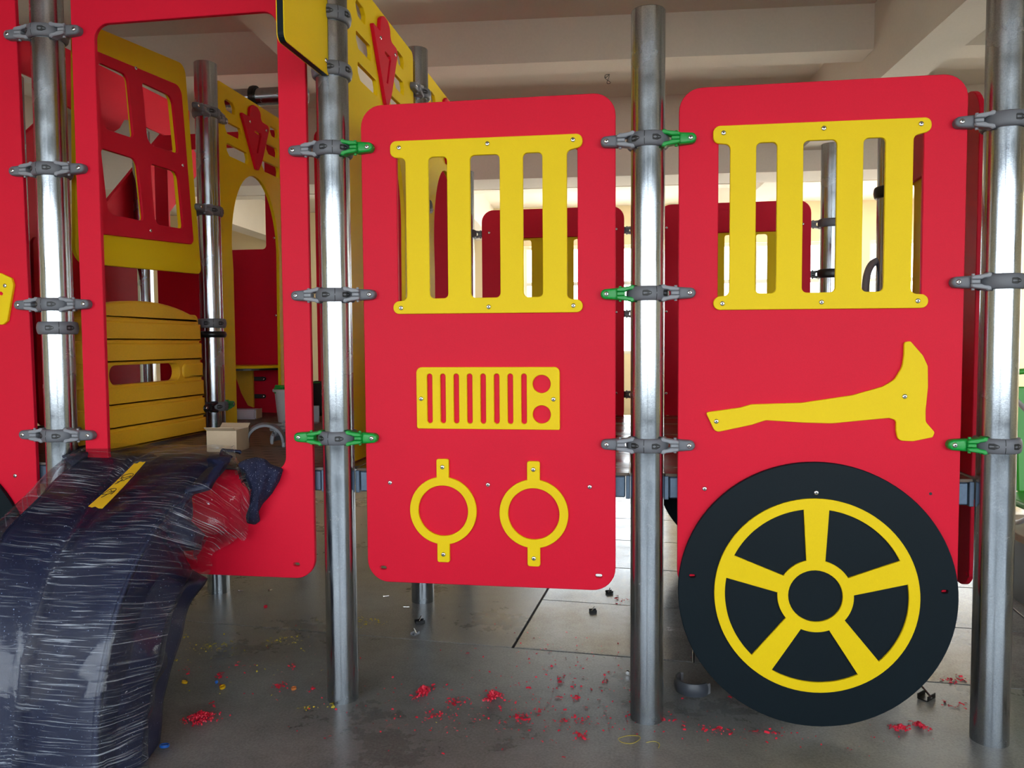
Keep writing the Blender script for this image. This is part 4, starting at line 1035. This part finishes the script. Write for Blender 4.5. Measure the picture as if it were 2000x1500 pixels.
for (px, py, n) in ((430, 1322, 26), (415, 1376, 18), (548, 1340, 40), (570, 1303, 20), (608, 1345, 12), (886, 1385, 50), (858, 1398, 40), (866, 1410, 20), (1182, 1331, 20), (1094, 1326, 16), (1126, 1360, 16), (1052, 1390, 18), (1120, 1410, 50), (1020, 1402, 40), (1208, 1170, 26), (1203, 1127, 10), (1135, 1440, 30), (365, 1309, 10)):
    pass
bm = bmesh.new()
def scat(bm, px, py, n, sx, sy, s=.006):
    for _ in range(n):
        a, b_ = random.gauss(px, sx), random.gauss(py, sy)
        if b_ < 1150: continue
        q = un(a, b_, 'z', 0)
        if q.y > 3 or q.y < -1.6: continue
        curl(bm, (q.x, q.y, .0015), s * random.uniform(1.4, 4.2), .2)
for (px, py, n, sx) in ((430, 1322, 16, 6), (415, 1376, 10, 5), (548, 1340, 24, 8), (570, 1303, 12, 3), (608, 1345, 8, 4), (886, 1372, 30, 10), (860, 1398, 26, 12), (1182, 1331, 12, 3), (1094, 1326, 10, 5), (1126, 1362, 10, 4), (1052, 1390, 12, 4), (1120, 1410, 34, 22), (1020, 1402, 26, 10), (1208, 1172, 20, 8), (1135, 1440, 20, 8), (365, 1309, 6, 4), (1300, 1405, 16, 30), (1390, 1425, 24, 16), (1490, 1432, 20, 24), (1860, 1330, 30, 16), (1880, 1380, 16, 18), (420, 1300, 8, 30)):
    scat(bm, px, py, n, sx, 4)
scat(bm, 1020, 1390, 300, 160, 36, .005); scat(bm, 1100, 1290, 110, 100, 30, .004); scat(bm, 620, 1310, 40, 160, 50, .004); scat(bm, 1500, 1440, 60, 160, 20, .004)
o = link('plastic_shavings', bm_mesh(bm), SHR, None); tag(o, 'red plastic crumbs scattered over the floor in front of the panels', 'shavings', None, 'stuff')
bm = bmesh.new()
for (px, py, n, sx, sy) in ((410, 1265, 50, 26, 8), (560, 1250, 40, 22, 6), (330, 1290, 30, 16, 4), (600, 1383, 26, 8, 2), (720, 1215, 40, 20, 5), (355, 1245, 14, 8, 2), (650, 1380, 10, 4, 2), (870, 1400, 6, 20, 12), (500, 1290, 40, 90, 40)):
    scat(bm, px, py, n, sx, sy, .0045)
o = link('plastic_shavings', bm_mesh(bm), SHY, None); tag(o, 'yellow plastic crumbs scattered on the floor right of the slide', 'shavings', None, 'stuff')
# yellow threads near the centre post
for (pts_, lab) in (([(1207, 1443), (1215, 1450), (1235, 1452), (1250, 1443), (1246, 1437), (1225, 1437), (1208, 1442)], 'loop of yellow thread on the floor left of the centre post\'s reflection'), ([(1262, 1450), (1278, 1448), (1288, 1453), (1286, 1461)], 'short yellow thread on the floor in front of the centre post')):
    P = [un(a, b_, 'z', .002) for a, b_ in pts_]
    o = link('yellow_thread', bm_mesh(tube_bm(smooth_path(P, 4), .0009, 5)), SHY, None); tag(o, lab, 'thread')
BLU = mat('blue_plastic', srgb(20, 95, 190), .35); YC = mat('yellow_cap_plastic', srgb(220, 170, 20), .4); ORC = mat('orange_cap_plastic', srgb(205, 120, 60), .5)
def cap(px, py, m, r, label, tilt=.2, name='plastic_plug'):
    c = un(px, py, 'z', 0)
    e = empty(name, (c.x, c.y, .0), random.uniform(0, 6), label, 'cap', 'small plastic caps lying on the floor')
    bm = lathe_bm([(0, .003), (r * .8, .003), (r * .82, .009), (r, .009), (r, .002), (r * .9, 0), (0, 0)], 20)
    bm.transform(Matrix.Translation((0, 0, r * math.sin(tilt))) @ Matrix.Rotation(tilt, 4, 'X'))
    link('shell', bm_mesh(bm, smooth_angle=.6), m, e)
    bm = lathe_bm([(r * .3, .003), (r * .42, .003), (r * .42, .007), (r * .3, .007)], 14, closed=True); bm.transform(Matrix.Translation((0, 0, r * math.sin(tilt))) @ Matrix.Rotation(tilt, 4, 'X'))
    link('inner_ring', bm_mesh(bm), m, e)
cap(321, 1461, BLU, .016, 'blue plastic cap on the floor near the slide\'s foot')
cap(360, 1336, YC, .0115, 'left yellow plastic cap on the floor beside the slide', .3)
cap(435, 1345, YC, .0115, 'right yellow plastic cap with red crumbs beside the slide')
cap(424, 1335, BLU, .006, 'tiny pale blue plastic cap beside the right yellow cap', .4)
cap(574, 1347, ORC, .010, 'faded orange plastic cap left of the post on the floor', .1)
cap(519, 1187, SHR, .009, 'small red-orange cap on the floor under the doorway panel')
def bolt(px, py, ang, label, l=.022, m=SCR, r=.004):
    c = un(px, py, 'z', 0); e = empty('loose_bolt', (c.x, c.y, r * 1.6), ang, label, 'bolt', 'loose bolts on the floor')
    link('shank', bm_mesh(lathe_bm([(0, 0), (r * .6, 0), (r * .6, l), (0, l)], 10, axis='x'), smooth_angle=.6), m, e)
    link('head', bm_mesh(lathe_bm([(0, -r), (r * 1.2, -r), (r * 1.5, 0), (0, 0)], 10, axis='x'), smooth_angle=.6), m, e)
bolt(467, 1156, .3, 'left of two shiny bolts on the dark floor under the doorway panel')
bolt(525, 1156, 1.2, 'right of two shiny bolts on the dark floor under the doorway panel')
bolt(750, 1167, .5, 'shiny bolt on the floor under the headlamp panel\'s left corner', .026)
bolt(788, 1187, .1, 'thin bolt on the floor left of the rear post foot', .03, r=.003)
bolt(1226, 1318, 1.4, 'short upright nut touching the left side of the centre post foot', .016, r=.006)
def clip(px, py, ang, m, label, s=1.0):
    c = un(px, py, 'z', 0); e = empty('metal_clip', (c.x, c.y, .0), ang, label, 'clip', 'metal clips on the floor'); e.scale = (s, s, s)
    link('base', bm_mesh(box_bm(-.022, -.014, 0, .022, .014, .003, .001)), m, e)
    for q in (-1, 1): link('side', bm_mesh(box_bm(-.022, q * .014 - .0015, 0.001, .022, q * .014 + .0015, .016, .001)), m, e)
    link('pin', bm_mesh(tube_bm([(-.012, -.02, .012), (.012, .02, .026)], .0028, 8)), SCR, e)
DKM = mat('dark_oiled_metal', (.05, .05, .052, 1), .3, .9)
clip(820, 1217, .5, DKM, 'dark metal clip on the floor near the rear post foot')
clip(811, 1239, 1.1, LGR, 'pale metal clip in front of the dark clip near the rear post foot', .8)
clip(1158, 1195, .2, DKM, 'dark metal clip on the slabs below the headlamp panel\'s right corner', .8)
clip(1809, 1364, .8, DKM, 'dark metal clip on the floor right of the black wheel', 1.3)
clip(1190, 1158, .4, DKM, 'small dark clip with red shavings under the headlamp panel\'s right corner', .8)
DGR = mat('dark_grey_plastic', srgb(70, 74, 82), .4)
hr = half_ring(.175, .24, .027, (0, 0, 2.4), DGR, 'dark grey clamp half ring lying on the floor left of the black wheel', grp='loose clamp half on the floor')
